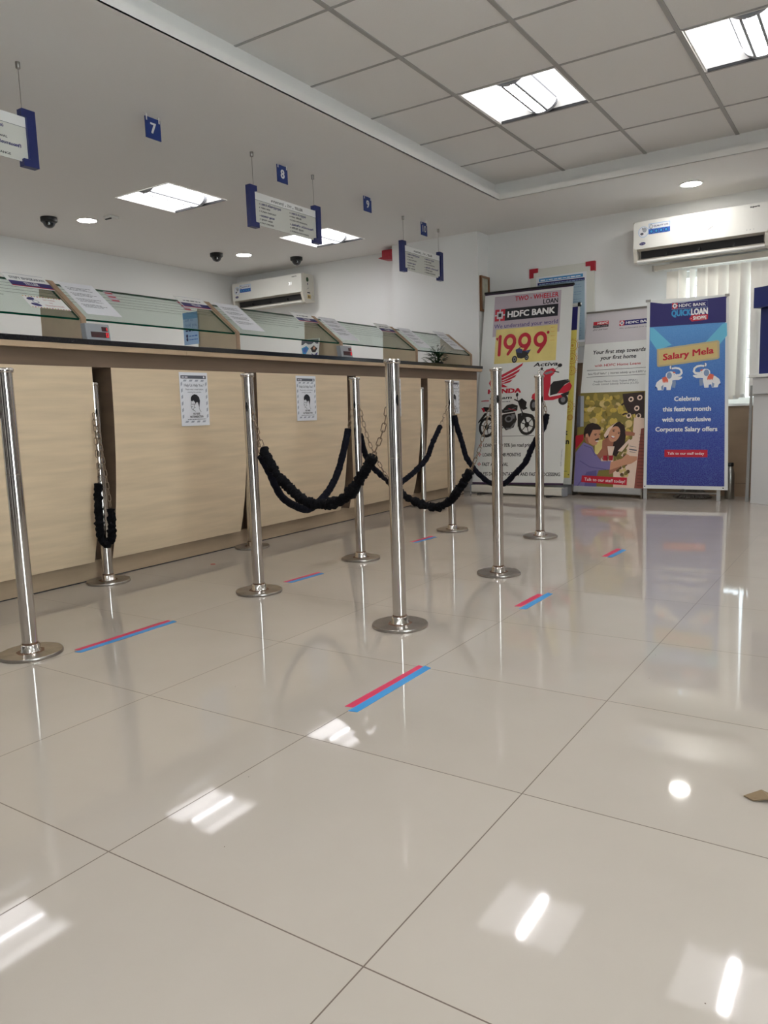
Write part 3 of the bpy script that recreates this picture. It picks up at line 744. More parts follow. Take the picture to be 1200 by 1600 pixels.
# ------------------------------------------------------------------ dome cameras, sensor, alarm
def dome(x, y, lb):
    t = thing('dome_camera', lb, 'camera', (x, y, ZL), 'black dome cameras')
    MB().lathe((x, y, ZL), [(0.066, -0.0005), (0.066, -0.03), (0.056, -0.04), (0.05, -0.04)], 'black', 24).build('mount', t)
    MB().lathe((x, y, ZL - 0.035), [(0.05 * math.cos(a), -0.05 * math.sin(a)) for a in [k * math.pi / 16 for k in range(8)]] + [(0.002, -0.05)], 'smoke_glass', 24).build('dome', t)
    MB().lathe((x + 0.03, y - 0.032, ZL - 0.055), [(0.012, 0), (0.012, 0.012)], 'grey_plastic', 12, axis='y').build('lens', t)
dome(-5.864, 4.0, 'black dome camera at the far left, left of a downlight')
dome(-5.884, 5.919, 'black dome camera left of the downlight above the left air conditioner')
dome(-5.405, 6.632, 'black dome camera above the right end of the left air conditioner')
t = thing('ceiling_sensor', 'small white ceiling sensor right of the far left downlight', 'sensor', (-5.453, 4.302, ZL))
MB().box(-5.50, -5.41, 4.255, 4.345, 2.478, 2.4995, 'white_plastic').build('base', t, bevel=0.004)
b = MB()
for k in range(3): b.box(-5.487 + k * 0.026, -5.468 + k * 0.026, 4.262, 4.275, 2.470, 2.478, 'dark_slot')
b.build('vents', t)
t = thing('fire_alarm', 'red fire alarm hooter high on the left side of the white pillar', 'alarm', (-4.32, 6.95, 2.42))
MB().box(-4.46, -4.3205, 6.87, 6.98, 2.408, 2.476, 'red_dull').build('back_box', t, bevel=0.003)
b = MB(); b.prism([(-4.3205, 6.866, 2.405), (-4.47, 6.866, 2.408), (-4.505, 6.866, 2.403), (-4.46, 6.866, 2.385), (-4.3205, 6.866, 2.368)], (0, 0.118, 0), 'red_dull'); b.build('horn', t, bevel=0.003)

# ------------------------------------------------------------------ air conditioners
def aircon(x0, x1, z0, z1, lb, seven=False):
    t = thing('air_conditioner', lb, 'air conditioner', ((x0 + x1) / 2, YB, z0), 'split air conditioners')
    yf = 6.87; W = x1 - x0
    b = MB()
    prof = [(YB - 0.001, z0 + 0.02), (YB - 0.001, z1), (yf + 0.03, z1), (yf + 0.008, z1 - 0.006), (yf + 0.004, z0 + 0.118), (yf + 0.085, z0 + 0.105), (yf + 0.10, z0 + 0.04), (yf + 0.05, z0 + 0.004), (yf + 0.09, z0)]
    b.prism([(x0 + 0.03, y, z) for y, z in prof], (W - 0.06, 0, 0), 'ivory_plastic'); b.build('body', t)
    for xa in (x0, x1 - 0.031):
        b = MB(); q = [(YB - 0.001, z0 + 0.02), (YB - 0.001, z1), (yf + 0.02, z1), (yf, z1 - 0.01), (yf - 0.002, z0 + 0.10), (yf + 0.03, z0 + 0.012), (yf + 0.06, z0)]
        b.prism([(xa, y, z) for y, z in q], (0.031, 0, 0), 'ivory_plastic'); b.build('end_cap', t, bevel=0.006)
    b = MB(); f = lambda x, y, o: (x0 + x, yf + 0.001 - o + 0.004 * 0, z0 + y)
    q = []; hx, hy, rr = W - 0.006, z1 - z0 - 0.004, 0.02; lo = 0.118
    for cx, cy, a0 in ((0.006 + rr, lo + rr, 180), (hx - rr, lo + rr, 270), (hx - rr, hy - rr, 0), (0.006 + rr, hy - rr, 90)):
        for k in range(6): a = math.radians(a0 + 18 * k); q.append((cx + rr * math.cos(a), cy + rr * math.sin(a)))
    b.prism([f(x, y, 0) for x, y in q], (0, -0.012, 0), 'white_plastic')
    p = Print(b, f, 0.0135)
    # sticker
    sx, sy = 0.045, hy - 0.135
    p.ell(sx + 0.042, sy + 0.045, 0.042, 0.045, 'flyer_blue', 1); p.ell(sx + 0.042, sy + 0.045, 0.038, 0.041, 'paper', 2)
    p.ell(sx + 0.052, sy + 0.06, 0.018, 0.020, 'ink_pale', 3); p.ell(sx + 0.03, sy + 0.03, 0.014, 0.010, 'ink_grey', 3); p.text('5', sx + 0.03, sx + 0.04, sy + 0.065, 0.014, 'ink', 4, 0.02)
    p.rect(sx + 0.085, sy + 0.02, sx + 0.26, sy + 0.06, 'sticker_blue', 1); p.rect(sx + 0.085, sy + 0.06, sx + 0.26, sy + 0.105, 'flyer_blue', 1); p.rect(sx + 0.09, sy + 0.062, sx + 0.255, sy + 0.1, 'paper', 2)
    p.text('QUALITY LIFE', sx + 0.125, sx + 0.245, sy + 0.074, 0.014, 'ink_navy', 3, 0.02); p.ell(sx + 0.105, sy + 0.08, 0.013, 0.018, 'ink_grey', 3); p.ell(sx + 0.105, sy + 0.08, 0.009, 0.013, 'paper', 4)
    for k in range(4): p.ell(sx + 0.108 + 0.04 * k, sy + 0.04, 0.015, 0.016, 'ink_navy', 2); p.ell(sx + 0.108 + 0.04 * k, sy + 0.04, 0.010, 0.011, 'logo_cyan', 3)
    p.ell(0.08, lo + 0.04, 0.026, 0.012, 'ink_navy', 1, 0.05); p.text('Carrier', 0.062, 0.098, lo + 0.036, 0.008, 'white', 2)
    p.text('superia', W - 0.14, W - 0.07, hy - 0.03, 0.014, 'ink', 1, 0.02)
    if seven:
        p.text('21', W - 0.19, W - 0.15, lo + 0.09, 0.03, 'led_white', 1, 0.01)
    else:
        for k in range(3): p.ell(W - 0.16 + 0.025 * k, lo + 0.03, 0.003, 0.003, 'ink_pale', 1)
        p.line([(0.60, lo + 0.075), (0.64, lo + 0.1)], 0.004, 'ink_grey', 1); p.line([(0.66, lo + 0.02), (0.665, lo + 0.05)], 0.002, 'ink_pale', 1)
    b.build('front_panel', t)
    b = MB(); b.box(x0 + 0.05, x1 - 0.05, yf + 0.06, yf + 0.13, z0 + 0.045, z0 + 0.108, 'dark_slot')
    for k in range(1, 4): b.box(x0 + W * k / 4 - 0.008, x0 + W * k / 4 + 0.008, yf + 0.03, yf + 0.07, z0 + 0.05, z0 + 0.075, 'dark_slot')
    b.build('air_outlet', t)
    b = MB(); b.prism([(x0 + 0.035, yf + 0.005, z0 + 0.026), (x0 + 0.035, yf + 0.01, z0 + 0.012), (x0 + 0.035, yf + 0.10, z0 + 0.045), (x0 + 0.035, yf + 0.095, z0 + 0.058)], (W - 0.07, 0, 0), 'flap'); b.build('louvre_flap', t, bevel=0.002)
    b = MB(); b.prism([(x0 + 0.03, yf + 0.004, z0 + 0.008), (x0 + 0.03, yf + 0.004, z0 + 0.026), (x0 + 0.03, yf + 0.03, z0 + 0.022), (x0 + 0.03, yf + 0.03, z0 + 0.002)], (W - 0.06, 0, 0), 'white_plastic'); b.build('lower_lip', t, bevel=0.003)
    if seven:
        b = MB(); p = Print(b, lambda x, y, o: (x1 + o, yf + x, z0 + y), 0.0006)
        p.ell(0.09, 0.26, 0.022, 0.026, 'leaf_green'); p.rect(0.085, 0.2, 0.1, 0.225, 'ink_grey'); p.line([(0.07, 0.15), (0.11, 0.17), (0.09, 0.18)], 0.004, 'ink_grey'); p.rect(0.08, 0.11, 0.13, 0.123, 'ink'); p.rect(0.08, 0.05, 0.14, 0.095, 'tan_print'); p.rect(0.095, 0.058, 0.11, 0.085, 'brown_print', 2); p.rect(0.118, 0.058, 0.13, 0.08, 'brown_print', 2)
        p.line([(0.16, 0.04), (0.19, 0.04), (0.19, 0.09), (0.16, 0.09)], 0.003, 'ink_grey', closed=True)
        b.build('side_stickers', t)
aircon(-6.60, -5.53, 2.062, 2.385, 'white wall air conditioner above the teller area at the left', True)
aircon(-1.885, -0.835, 2.005, 2.352, 'white wall air conditioner above the blinds at the right')

# ------------------------------------------------------------------ window, blinds
b = MB()
for x0, x1 in ((WX0, WX0 + 0.05), (WX1 - 0.05, WX1), (-0.72, -0.67)): b.box(x0, x1, YB + 0.07, YB + 0.11, WZ0, WZ1, 'white_plastic')
b.box(WX0, WX1, YB + 0.07, YB + 0.11, WZ0, WZ0 + 0.05, 'white_plastic').box(WX0, WX1, YB + 0.07, YB + 0.11, WZ1 - 0.05, WZ1, 'white_plastic')
win = struct('window_1', b)
b = MB(); b.box(WX0 + 0.05, WX1 - 0.05, YB + 0.088, YB + 0.092, WZ0 + 0.05, WZ1 - 0.05, 'tinted_glass'); b.build('pane', win)
b = MB()
for k in range(9): b.box(WX0, WX1, YB + 0.12, YB + 0.128, WZ0 + 0.10 + k * 0.115, WZ0 + 0.106 + k * 0.115, 'metal_grey')
for k in range(5): b.box(WX0 + 0.2 + 0.4 * k, WX0 + 0.208 + 0.4 * k, YB + 0.12, YB + 0.128, WZ0, WZ1, 'metal_grey')
b.build('security_grill', win)
t = thing('vertical_blind', 'off-white vertical blind hanging in the window behind the blue standee', 'blind', (-0.75, 6.99, 0.8))
MB().box(-1.735, 0.3, 6.965, 7.01, 1.945, 1.985, 'rail').box(-1.75, -1.735, 6.96, 7.015, 1.942, 1.988, 'flap').build('headrail', t)
MB().box(-1.62, 0.25, 7.035, 7.075, 1.986, 2.003, 'rail').build('bracket_board', t)
rnd = random.Random(11); x = -1.585
angs = [0.15, 1.0, 1.25, 0.2, 0.3, 0.5, 0.2, 0.75, 0.15, 0.1, 0.12, 0.2, 0.1, 0.15, 0.2, 0.1, 0.15, 0.1, 0.2, 0.1, 0.1, 0.1, 0.1, 0.1]
k = 0
while x < 0.22:
    a = angs[k % len(angs)]; dx, dy = math.cos(a) * 0.046, math.sin(a) * 0.046
    z1_ = 1.925; z0_ = 0.835 + rnd.uniform(-0.01, 0.01); sh = rnd.uniform(-0.02, 0.012)
    b = MB(); n = 5
    pts = []
    for i in range(n + 1):
        u = -1 + 2 * i / n; pts.append((x + dx * u, 6.988 + dy * u - 0.006 * (1 - u * u)))
    v = [(px, py, z1_) for px, py in pts] + [(px + sh, py, z0_) for px, py in pts]
    b.add(v, [(i, i + 1, i + n + 2, i + n + 1) for i in range(n)], 'blind_fabric', True)
    va = b.build('vane', t)
    MB().tube([(x, 6.988, z1_ - 0.002), (x, 6.988, 1.945)], 0.003, 'white_plastic', 6).build('hanger', va)
    MB().box(x + sh - abs(dx) * 0.9, x + sh + abs(dx) * 0.9, 6.983, 6.989, z0_ + 0.002, z0_ + 0.03, 'white_plastic').build('bottom_weight', va)
    x += 0.082; k += 1

# ------------------------------------------------------------------ notice board and picture
t = thing('notice_board', 'clear acrylic notice board with red corner clips on the back wall', 'notice board', (-2.59, YB, 1.35))
MB().box(-2.90, -2.28, 7.05, 7.062, 1.36, 2.108, 'acrylic').build('backing', t)
b = MB(); f = xz(7.048, -2.84, 1.40); b.fbox(f, 0, 0.485, 0, 0.63, -0.001, 0.001, 'paper'); p = Print(b, f, 0.001)
p.rect(0.015, 0.02, 0.47, 0.555, 'board_blue'); p.rect(0.03, 0.585, 0.455, 0.615, 'cyan_title'); p.greek(0.045, 0.44, 0.592, 0.014, 'paper', 2, 2); p.rect(0.015, 0.55, 0.47, 0.578, 'ink_navy'); p.greek(0.03, 0.46, 0.558, 0.010, 'flyer_blue', 2, 5)
for k in range(22): p.greek(0.04, 0.44 - 0.1 * (k % 3 == 2), 0.52 - 0.022 * k, 0.008, 'blue_grey', 2, 50 + k)
b.build('poster', t)
for cx, sx in ((-2.905, 1), (-2.275, -1)):
    for cz, sz in ((2.113, -1), (1.355, 1)):
        b = MB(); b.prism([(cx, 7.04, cz), (cx + sx * 0.085, 7.04, cz), (cx + sx * 0.085, 7.04, cz + sz * 0.04), (cx + sx * 0.04, 7.04, cz + sz * 0.04), (cx + sx * 0.04, 7.04, cz + sz * 0.085), (cx, 7.04, cz + sz * 0.085)], (0, 0.039, 0), 'red_dull'); b.build('corner_clip', t)
t = thing('picture_frame', 'brown framed picture on the side of the white pillar, above the two-wheeler banner', 'picture', (-3.35, 6.965, 1.75))
b = MB()
for q in ((6.872, 6.892, 1.755, 2.092), (7.04, 7.06, 1.755, 2.092), (6.892, 7.04, 1.755, 1.775), (6.892, 7.04, 2.072, 2.092)): b.box(-3.3495, -3.325, *q, 'frame_wood')
b.build('frame', t, bevel=0.003)
MB().box(-3.3495, -3.338, 6.892, 7.04, 1.775, 2.072, 'picture').build('print', t)

# ------------------------------------------------------------------ posts
POSTS = {'A': (-1.541, 2.419), 'B': (-1.589, 3.427), 'C': (-1.81, 4.531), 'D': (-2.439, 2.602), 'E': (-2.456, 3.466), 'F': (-2.542, 1.51), 'G': (-3.318, 2.426), 'H': (-2.454, 4.559), 'I': (-3.315, 3.497), 'J': (-3.319, 5.65)}
PL = {'A': 'tall steel barrier post nearest the camera in the middle, with no rope in front', 'B': 'steel barrier post in front of the two-wheeler banner, nearer of the two', 'C': 'steel barrier post in front of the red scooter, topped by a small pin', 'D': 'steel barrier post at the left end of the nearer sagging black rope', 'E': 'steel barrier post just left of the tall foreground post, behind the rope',
      'F': 'steel barrier post cut by the left edge of the photo', 'G': 'steel barrier post in the counter gap, with a black rope bunched on it', 'H': 'steel barrier post half covering the farthest mask notice', 'I': 'steel barrier post in the counter gap hidden behind the post with the sagging rope', 'J': 'steel barrier post deep in the counter gap behind the tall foreground post'}
def make_post():
    t = thing('barrier_post', PL['A'], 'post', (0, 0, 0), 'steel barrier posts')
    b = MB(); b.lathe((0, 0, 0), [(0.107, 0.0), (0.1075, 0.0015), (0.108, 0.002), (0.108, 0.0095), (0.1075, 0.0105), (0.1066, 0.0118)], 'steel_base', 56)
    b.lathe((0, 0, 0), [(0.1066, 0.0118), (0.034, 0.0121)], 'steel_base', 56, False)
    n = 40; rs = [0.036 + 0.020 * (0.5 + 0.5 * noise.noise(Vector((math.cos(k * 0.157) * 1.6, math.sin(k * 0.157) * 1.6, 3)))) for k in range(n)]
    v = [(q * math.cos(k * 2 * math.pi / n), q * math.sin(k * 2 * math.pi / n), 0.0124) for rr_ in (None, 0.03) for k, q in enumerate(rs if rr_ is None else [0.03] * n)]
    b.add(v, [(k, (k + 1) % n, n + (k + 1) % n, n + k) for k in range(n)], 'rust')
    b.build('base_plate', t)
    MB().lathe((0, 0, 0), [(0.036, 0.0126), (0.036, 0.015), (0.0325, 0.017), (0.0325, 0.036), (0.030, 0.038), (0.027, 0.040)], 'steel', 32).lathe((0, 0, 0), [(0.0275, 0.040), (0.0275, 0.046)], 'rust', 32).build('collar', t)
    MB().lathe((0, 0, 0), [(0.0265, 0.04), (0.0265, 0.045), (0.0265, 0.648), (0.0265, 0.6495), (0.0262, 0.65), (0.0265, 0.6505), (0.0265, 0.652), (0.0265, 0.998), (0.0265, 1.004)], 'steel', 40).build('pole', t)
    MB().lathe((0, 0, 0), [(0.0265, 0.999), (0.031, 1.0), (0.0315, 1.004), (0.0315, 1.011), (0.029, 1.0155), (0.012, 1.0165)], 'steel', 36).build('cap', t)
    return t
post0 = make_post(); _first = True; ROOTS = {}
for k, (x, y) in POSTS.items():
    if _first: post0.location = (x, y, 0); WLOC[post0.name] = Vector((x, y, 0)); ROOTS[k] = post0; _first = False
    else: ROOTS[k] = dup(post0, (x, y, 0), PL[k])
def slot(k, az, z=0.865):
    """dark keyhole slot the chains hook into"""
    x, y = POSTS[k]; b = MB(); n = 6; w_ = 0.2; v = []
    for i in range(n + 1):
        a = az - w_ + 2 * w_ * i / n
        hh = 0.021 * math.sqrt(max(0.05, 1 - (2 * i / n - 1) ** 2))
        for s_ in (-1, 1): v.append((x + 0.0268 * math.cos(a), y + 0.0268 * math.sin(a), z + s_ * hh))
    b.add(v, [(2 * i, 2 * i + 2, 2 * i + 3, 2 * i + 1) for i in range(n)], 'hole'); b.build('hole', ROOTS[k])
def az_to(k, q): return math.atan2(q[1] - POSTS[k][1], q[0] - POSTS[k][0])
camaz = lambda k: az_to(k, (0, 0))
slot('A', camaz('A') + 0.62); slot('A', az_to('A', POSTS['D'])); slot('B', camaz('B') + 0.25); slot('C', camaz('C') + 0.7); slot('D', camaz('D') - 0.35); slot('E', camaz('E') - 0.15); slot('F', camaz('F') - 1.2); slot('G', camaz('G') + 0.3); slot('H', camaz('H') - 0.05)
x, y = POSTS['C']; MB().lathe((x, y, 1.0165), [(0.007, 0), (0.007, 0.028), (0.005, 0.03)], 'steel', 14).build('pin', ROOTS['C'])

# ------------------------------------------------------------------ ropes with chain ends
def smooth(pts, step=0.008):
    P = [Vector(q) for q in pts]; out = []
    for i in range(len(P) - 1):
        p0, p1, p2, p3 = P[max(i - 1, 0)], P[i], P[i + 1], P[min(i + 2, len(P) - 1)]
        n = max(2, int((p2 - p1).length / step))
        for k in range(n):
            u = k / n
            out.append(0.5 * ((2 * p1) + (p2 - p0) * u + (2 * p0 - 5 * p1 + 4 * p2 - p3) * u * u + (3 * p1 - p0 - 3 * p2 + p3) * u ** 3))
    out.append(P[-1]); return out
def chain(b, pts, L=0.036, wd=0.008, r=0.0021):
    path = smooth(pts, 0.003); acc = 0; last = path[0]; marks = [path[0]]
    for q in path[1:]:
        acc += (q - last).length; last = q
        if acc >= L * 0.80: marks.append(q); acc = 0
    for i in range(len(marks) - 1):
        m = (marks[i] + marks[i + 1]) / 2; d = (marks[i + 1] - marks[i]).normalized()
        a = d.cross(Vector((0, 0, 1))); a = a.normalized() if a.length > 0.05 else Vector((1, 0, 0)); bb = d.cross(a)
        s_ = (a + bb).normalized() if i % 2 else (a - bb).normalized()
        loop = []
        for k in range(14):
            an = 2 * math.pi * k / 14; c_, q_ = math.cos(an), math.sin(an)
            loop.append(m + d * (L / 2 - wd) * (1 if c_ > 0 else -1) + d * wd * c_ + s_ * wd * q_)
        b.tube(loop, r, 'chain_metal', 5, closed=True)
def rope(label, c1, sl, c2, m, r=0.019, lump=0.3, seed=1, flat=None):
    mid = sl[len(sl) // 2]
    t = thing('barrier_rope', label, 'rope', tuple(mid), 'black cloth-covered barrier ropes')
    rnd = random.Random(seed); path = smooth(sl, 0.004); n = len(path); rad = []
    off = Vector((seed * 3.1, seed * 1.7, 0)); acc = 0.0; seg = 18
    for i in range(n):
        if i: acc += (path[i] - path[i - 1]).length
        u = i / (n - 1); e_ = min(1, 7 * u + 0.15, 7 * (1 - u) + 0.15)
        big = noise.noise(Vector((acc * 26, seed * 9.3, 0))); mid_ = noise.noise(Vector((acc * 75, seed * 4.1, 5)))
        rad.append(r * (1 + lump * e_ * (0.55 * big + 0.75 * mid_)) * (0.7 if i in (0, n - 1) else 1))
    b = MB(); b.tube(path, rad, m, seg)
    for i in range(n):                      # gathers: folds that run round the sleeve, unevenly
        c_ = path[i]
        for k in range(seg):
            v_ = Vector(b.V[i * seg + k]); d_ = v_ - c_
            q = noise.noise(v_ * 62 + off) * 0.9 + noise.noise(v_ * 150 + off) * 0.45
            b.V[i * seg + k] = tuple(c_ + d_ * (1 + lump * q))
    nv = n * seg
    for k in range(seg): b.V[nv + k] = b.V[k]; b.V[nv + seg + k] = b.V[nv - seg + k]
    b.build('cloth_sleeve', t)
    for c in (c1, c2):
        if c: b = MB(); chain(b, c); b.build('chain', t)
    return t
# D - A
rope('sagging gathered black rope, nearest the camera, hooked to the tall foreground post', [(-2.416, 2.596, 0.862), (-2.385, 2.589, 0.76), (-2.338, 2.581, 0.655)], [(-2.350, 2.583, 0.675), (-2.27, 2.568, 0.575), (-2.164, 2.546, 0.499), (-2.061, 2.525, 0.452), (-1.938, 2.5, 0.449), (-1.819, 2.476, 0.487), (-1.734, 2.458, 0.56), (-1.655, 2.442, 0.655)], [(-1.66, 2.443, 0.645), (-1.60, 2.431, 0.75), (-1.567, 2.424, 0.858)], 'velvet_black', 0.0205, 0.46, 1)
# D - E
rope('thin navy rope sagging behind the nearest gathered rope, parallel to the counter', [(-2.441, 2.630, 0.86), (-2.441, 2.645, 0.74), (-2.441, 2.672, 0.62)], [(-2.441, 2.664, 0.638), (-2.441, 2.716, 0.562), (-2.443, 2.8, 0.432), (-2.445, 2.924, 0.363), (-2.447, 3.016, 0.343), (-2.449, 3.129, 0.386), (-2.451, 3.212, 0.44), (-2.452, 3.282, 0.52), (-2.454, 3.345, 0.634), (-2.455, 3.39, 0.735)], [(-2.455, 3.385, 0.72), (-2.455, 3.42, 0.80), (-2.456, 3.438, 0.862)], 'velvet_navy', 0.0185, 0.14, 2)
# E - H
rope('thin navy rope sagging behind the tall foreground post, parallel to the counter', [(-2.456, 3.494, 0.86), (-2.456, 3.499, 0.78), (-2.456, 3.506, 0.69)], [(-2.456, 3.502, 0.705), (-2.456, 3.535, 0.61), (-2.456, 3.6, 0.52), (-2.456, 3.703, 0.455), (-2.455, 3.783, 0.415), (-2.455, 3.867, 0.388), (-2.455, 3.956, 0.403), (-2.455, 4.096, 0.45), (-2.455, 4.235, 0.518), (-2.454, 4.305, 0.603), (-2.454, 4.42, 0.715)], [(-2.454, 4.41, 0.70), (-2.454, 4.49, 0.80), (-2.454, 4.531, 0.86)], 'velvet_navy', 0.0165, 0.25, 3)
# E - B
rope('gathered black rope sagging right behind the tall foreground post', [(-2.43, 3.465, 0.862), (-2.377, 3.462, 0.68), (-2.317, 3.46, 0.56), (-2.24, 3.457, 0.445)], [(-2.25, 3.457, 0.455), (-2.2, 3.455, 0.41), (-2.145, 3.452, 0.372), (-2.053, 3.448, 0.335), (-1.953, 3.443, 0.32), (-1.875, 3.44, 0.348), (-1.809, 3.437, 0.415), (-1.739, 3.434, 0.515)], [(-1.746, 3.434, 0.50), (-1.68, 3.431, 0.64), (-1.616, 3.428, 0.86)], 'velvet_black', 0.021, 0.42, 4)
# H - C
rope('navy rope sagging in front of the two-wheeler banner', [(-2.427, 4.558, 0.862), (-2.425, 4.558, 0.83), (-2.418, 4.558, 0.76)], [(-2.421, 4.558, 0.78), (-2.40, 4.557, 0.70), (-2.366, 4.556, 0.60), (-2.329, 4.554, 0.49), (-2.235, 4.549, 0.385), (-2.15, 4.546, 0.333), (-2.057, 4.542, 0.335), (-1.975, 4.538, 0.404), (-1.907, 4.535, 0.475), (-1.862, 4.55, 0.58), (-1.80, 4.566, 0.685), (-1.772, 4.562, 0.775)], [(-1.776, 4.562, 0.76), (-1.782, 4.555, 0.82), (-1.79, 4.548, 0.862)], 'velvet_navy', 0.018, 0.20, 5)
# rope bunched on G
t = rope('bunched black rope hanging straight down the post in the counter gap at left', [(-3.245, 2.366, 0.862), (-3.238, 2.362, 0.70), (-3.236, 2.362, 0.51)], [(-3.236, 2.352, 0.52), (-3.236, 2.344, 0.42), (-3.238, 2.342, 0.33), (-3.236, 2.342, 0.25), (-3.222, 2.362, 0.215), (-3.212, 2.386, 0.24), (-3.210, 2.392, 0.31), (-3.210, 2.396, 0.39)], [(-3.243, 2.372, 0.86), (-3.225, 2.385, 0.62), (-3.210, 2.395, 0.37)], 'velvet_black', 0.019, 0.42, 6)

# ------------------------------------------------------------------ floor marks and litter
def floor_mark(label, red, blue):
    xs = [q[0] for q in red + blue]; ys = [q[1] for q in red + blue]
    t = thing('floor_tape', label, 'floor tape', (sum(xs) / len(xs), sum(ys) / len(ys), 0), 'red and blue queue marks on the floor')
    for nm, pts, m, zz in (('red_tape', red, 'tape_red', 0.0006), ('blue_tape', blue, 'tape_blue', 0.0008)):
        b = MB(); b.prism([(x, y, 0.0002) for x, y in pts], (0, 0, zz), m); b.build(nm, t)
def strip(xa, ya, xb, yb, w_): return [(xa - w_ / 2, ya), (xa + w_ / 2, ya + 0.006), (xb + w_ / 2, yb), (xb - w_ / 2, yb + 0.008)]
fm = [('long red and blue tape on the floor in front of the tall foreground post', (-1.235, 1.655, -1.228, 2.047), (-1.207, 1.632, -1.207, 2.05)),
      ('long red and blue tape on the floor by the leftmost post', (-2.428, 1.617, -2.432, 2.05), (-2.402, 1.60, -2.405, 2.055)),
      ('red and blue tape with staggered ends, right of the tall foreground post', (-1.252, 2.88, -1.246, 3.114), (-1.218, 2.85, -1.214, 3.15)),
      ('red and blue tape on the floor farthest to the right, toward the blue standee', (-1.254, 4.06, -1.246, 4.315), (-1.222, 4.05, -1.214, 4.295)),
      ('red and blue tape on the floor right of the post with the nearest sagging rope', (-2.462, 2.815, -2.446, 3.07), (-2.437, 2.815, -2.420, 3.06)),
      ('red and blue tape on the floor farthest away, right of the tall foreground post top', (-2.476, 4.05, -2.460, 4.29), (-2.446, 4.045, -2.430, 4.275))]
fm[5] = ('red and blue tape on the floor farthest away, just right of the tall foreground post',) + fm[5][1:]
for lb, r_, bl_ in fm: floor_mark(lb, strip(*r_, 0.028), strip(*bl_, 0.028))
b = MB(); v = [(-0.215, 1.652, 0.004), (-0.185, 1.68, 0.012), (-0.14, 1.668, 0.006), (-0.135, 1.645, 0.002), (-0.165, 1.652, 0.010), (-0.195, 1.645, 0.002)]
b.prism(v, (0, 0, 0.002), 'leaf_dry'); tag(b.build('dry_leaf', origin=(-0.17, 1.66, 0)), 'brown dry leaf scrap on the floor at the right edge', 'leaf')
b = MB(); b.tube([(-3.142 + 0.014 * math.cos(k * math.pi / 8), 2.989 + 0.012 * math.sin(k * math.pi / 8), 0.0018) for k in range(16)], 0.0014, 'rubber_red', 6, closed=True)
tag(b.build('rubber_band', origin=(-3.142, 2.989, 0)), 'small reddish rubber band on the floor near the counter', 'rubber band')

# ------------------------------------------------------------------ banners
def quadmap(BL, BR, TR, TL, W, H):
    BL, BR, TR, TL = map(Vector, (BL, BR, TR, TL)); n = (BR - BL).cross(TL - BL).normalized()
    if n.y > 0: n = -n
    n0 = (BR - BL).cross(TR - BL); TL.y = BL.y - ((TL.x - BL.x) * n0.x + (TL.z - BL.z) * n0.z) / n0.y      # keep the sheet flat
    n = n0.normalized()
    if n.y > 0: n = -n
    def f(x, y, o):
        u, v = x / W, y / H
        return tuple(BL * (1 - u) * (1 - v) + BR * u * (1 - v) + TR * u * v + TL * (1 - u) * v + n * o)
    return f
def logo(p, x, y, s_, L, inner='white', centre='ink_navy'):
    p.rect(x, y, x + s_, y + s_, 'red', L); q = s_
    p.rect(x + 0.44 * q, y, x + 0.56 * q, y + q, inner, L + 1); p.rect(x, y + 0.44 * q, x + q, y + 0.56 * q, inner, L + 1)
    p.rect(x + 0.2 * q, y + 0.2 * q, x + 0.8 * q, y + 0.8 * q, inner, L + 2); p.rect(x + 0.35 * q, y + 0.35 * q, x + 0.65 * q, y + 0.65 * q, centre, L + 3)
# --- two-wheeler loan roll-up
t = thing('rollup_banner', 'white two-wheeler loan roll-up banner with motorbike and red scooter', 'banner', (-2.89, 6.65, 0), 'standing banners')
W, H = 0.95, 1.85
f = quadmap((-3.373, 6.694, 0.089), (-2.418, 6.611, 0.108), (-2.393, 6.82, 1.894), (-3.302, 6.86, 1.914), W, H)
b = MB(); b.fbox(f, 0, W, 0, H, -0.0008, 0, 'vinyl_white'); p = Print(b, f, 0.0004)
p.rect(0, -0.0, W, 0.018, 'dark_purple'); p.rect(0, 1.832, W, H, 'dark_purple')
p.rect(0.116, 1.427, 0.83, 1.81, 'mauve')
p.text('TWO - WHEELER', 0.346, 0.802, 1.752, 0.043, 'red', 2, 0.022); p.text('LOAN', 0.65, 0.80, 1.698, 0.042, 'ink', 2, 0.022)
p.rect(0.13, 1.574, 0.806, 1.686, 'ink', 2); logo(p, 0.13, 1.574, 0.112, 3, 'grey_print', 'ink'); p.text('HDFC BANK', 0.274, 0.772, 1.603, 0.055, 'white', 3, 0.035)
p.text('We understand your world', 0.13, 0.811, 1.506, 0.038, 'ink_purple', 2, 0.006)
p.rect(0.155, 1.164, 0.81, 1.495, 'yellow_print', 3)
def nine(cx): 
    p.ring(cx, 1.37, 0.052, 0.036, 'red', 4, 28, 0.055); p.line([(cx + 0.056, 1.362), (cx + 0.046, 1.33), (cx - 0.012, 1.252)], [0.034, 0.034, 0.03], 'red', 4); p.ell(cx - 0.012, 1.252, 0.015, 0.015, 'red', 4)
p.line([(0.168, 1.395), (0.205, 1.425), (0.205, 1.25)], 0.034, 'red', 4); p.ell(0.205, 1.25, 0.017, 0.015, 'red', 4); p.ell(0.205, 1.425, 0.017, 0.015, 'red', 4)
for cx in (0.315, 0.475, 0.64): nine(cx)
p.ell(0.718, 1.428, 0.014, 0.014, 'red', 4)
for k in range(4): p.greek(0.745, 0.785, 1.47 - 0.04 * k, 0.006, 'orange_line', 4, k)
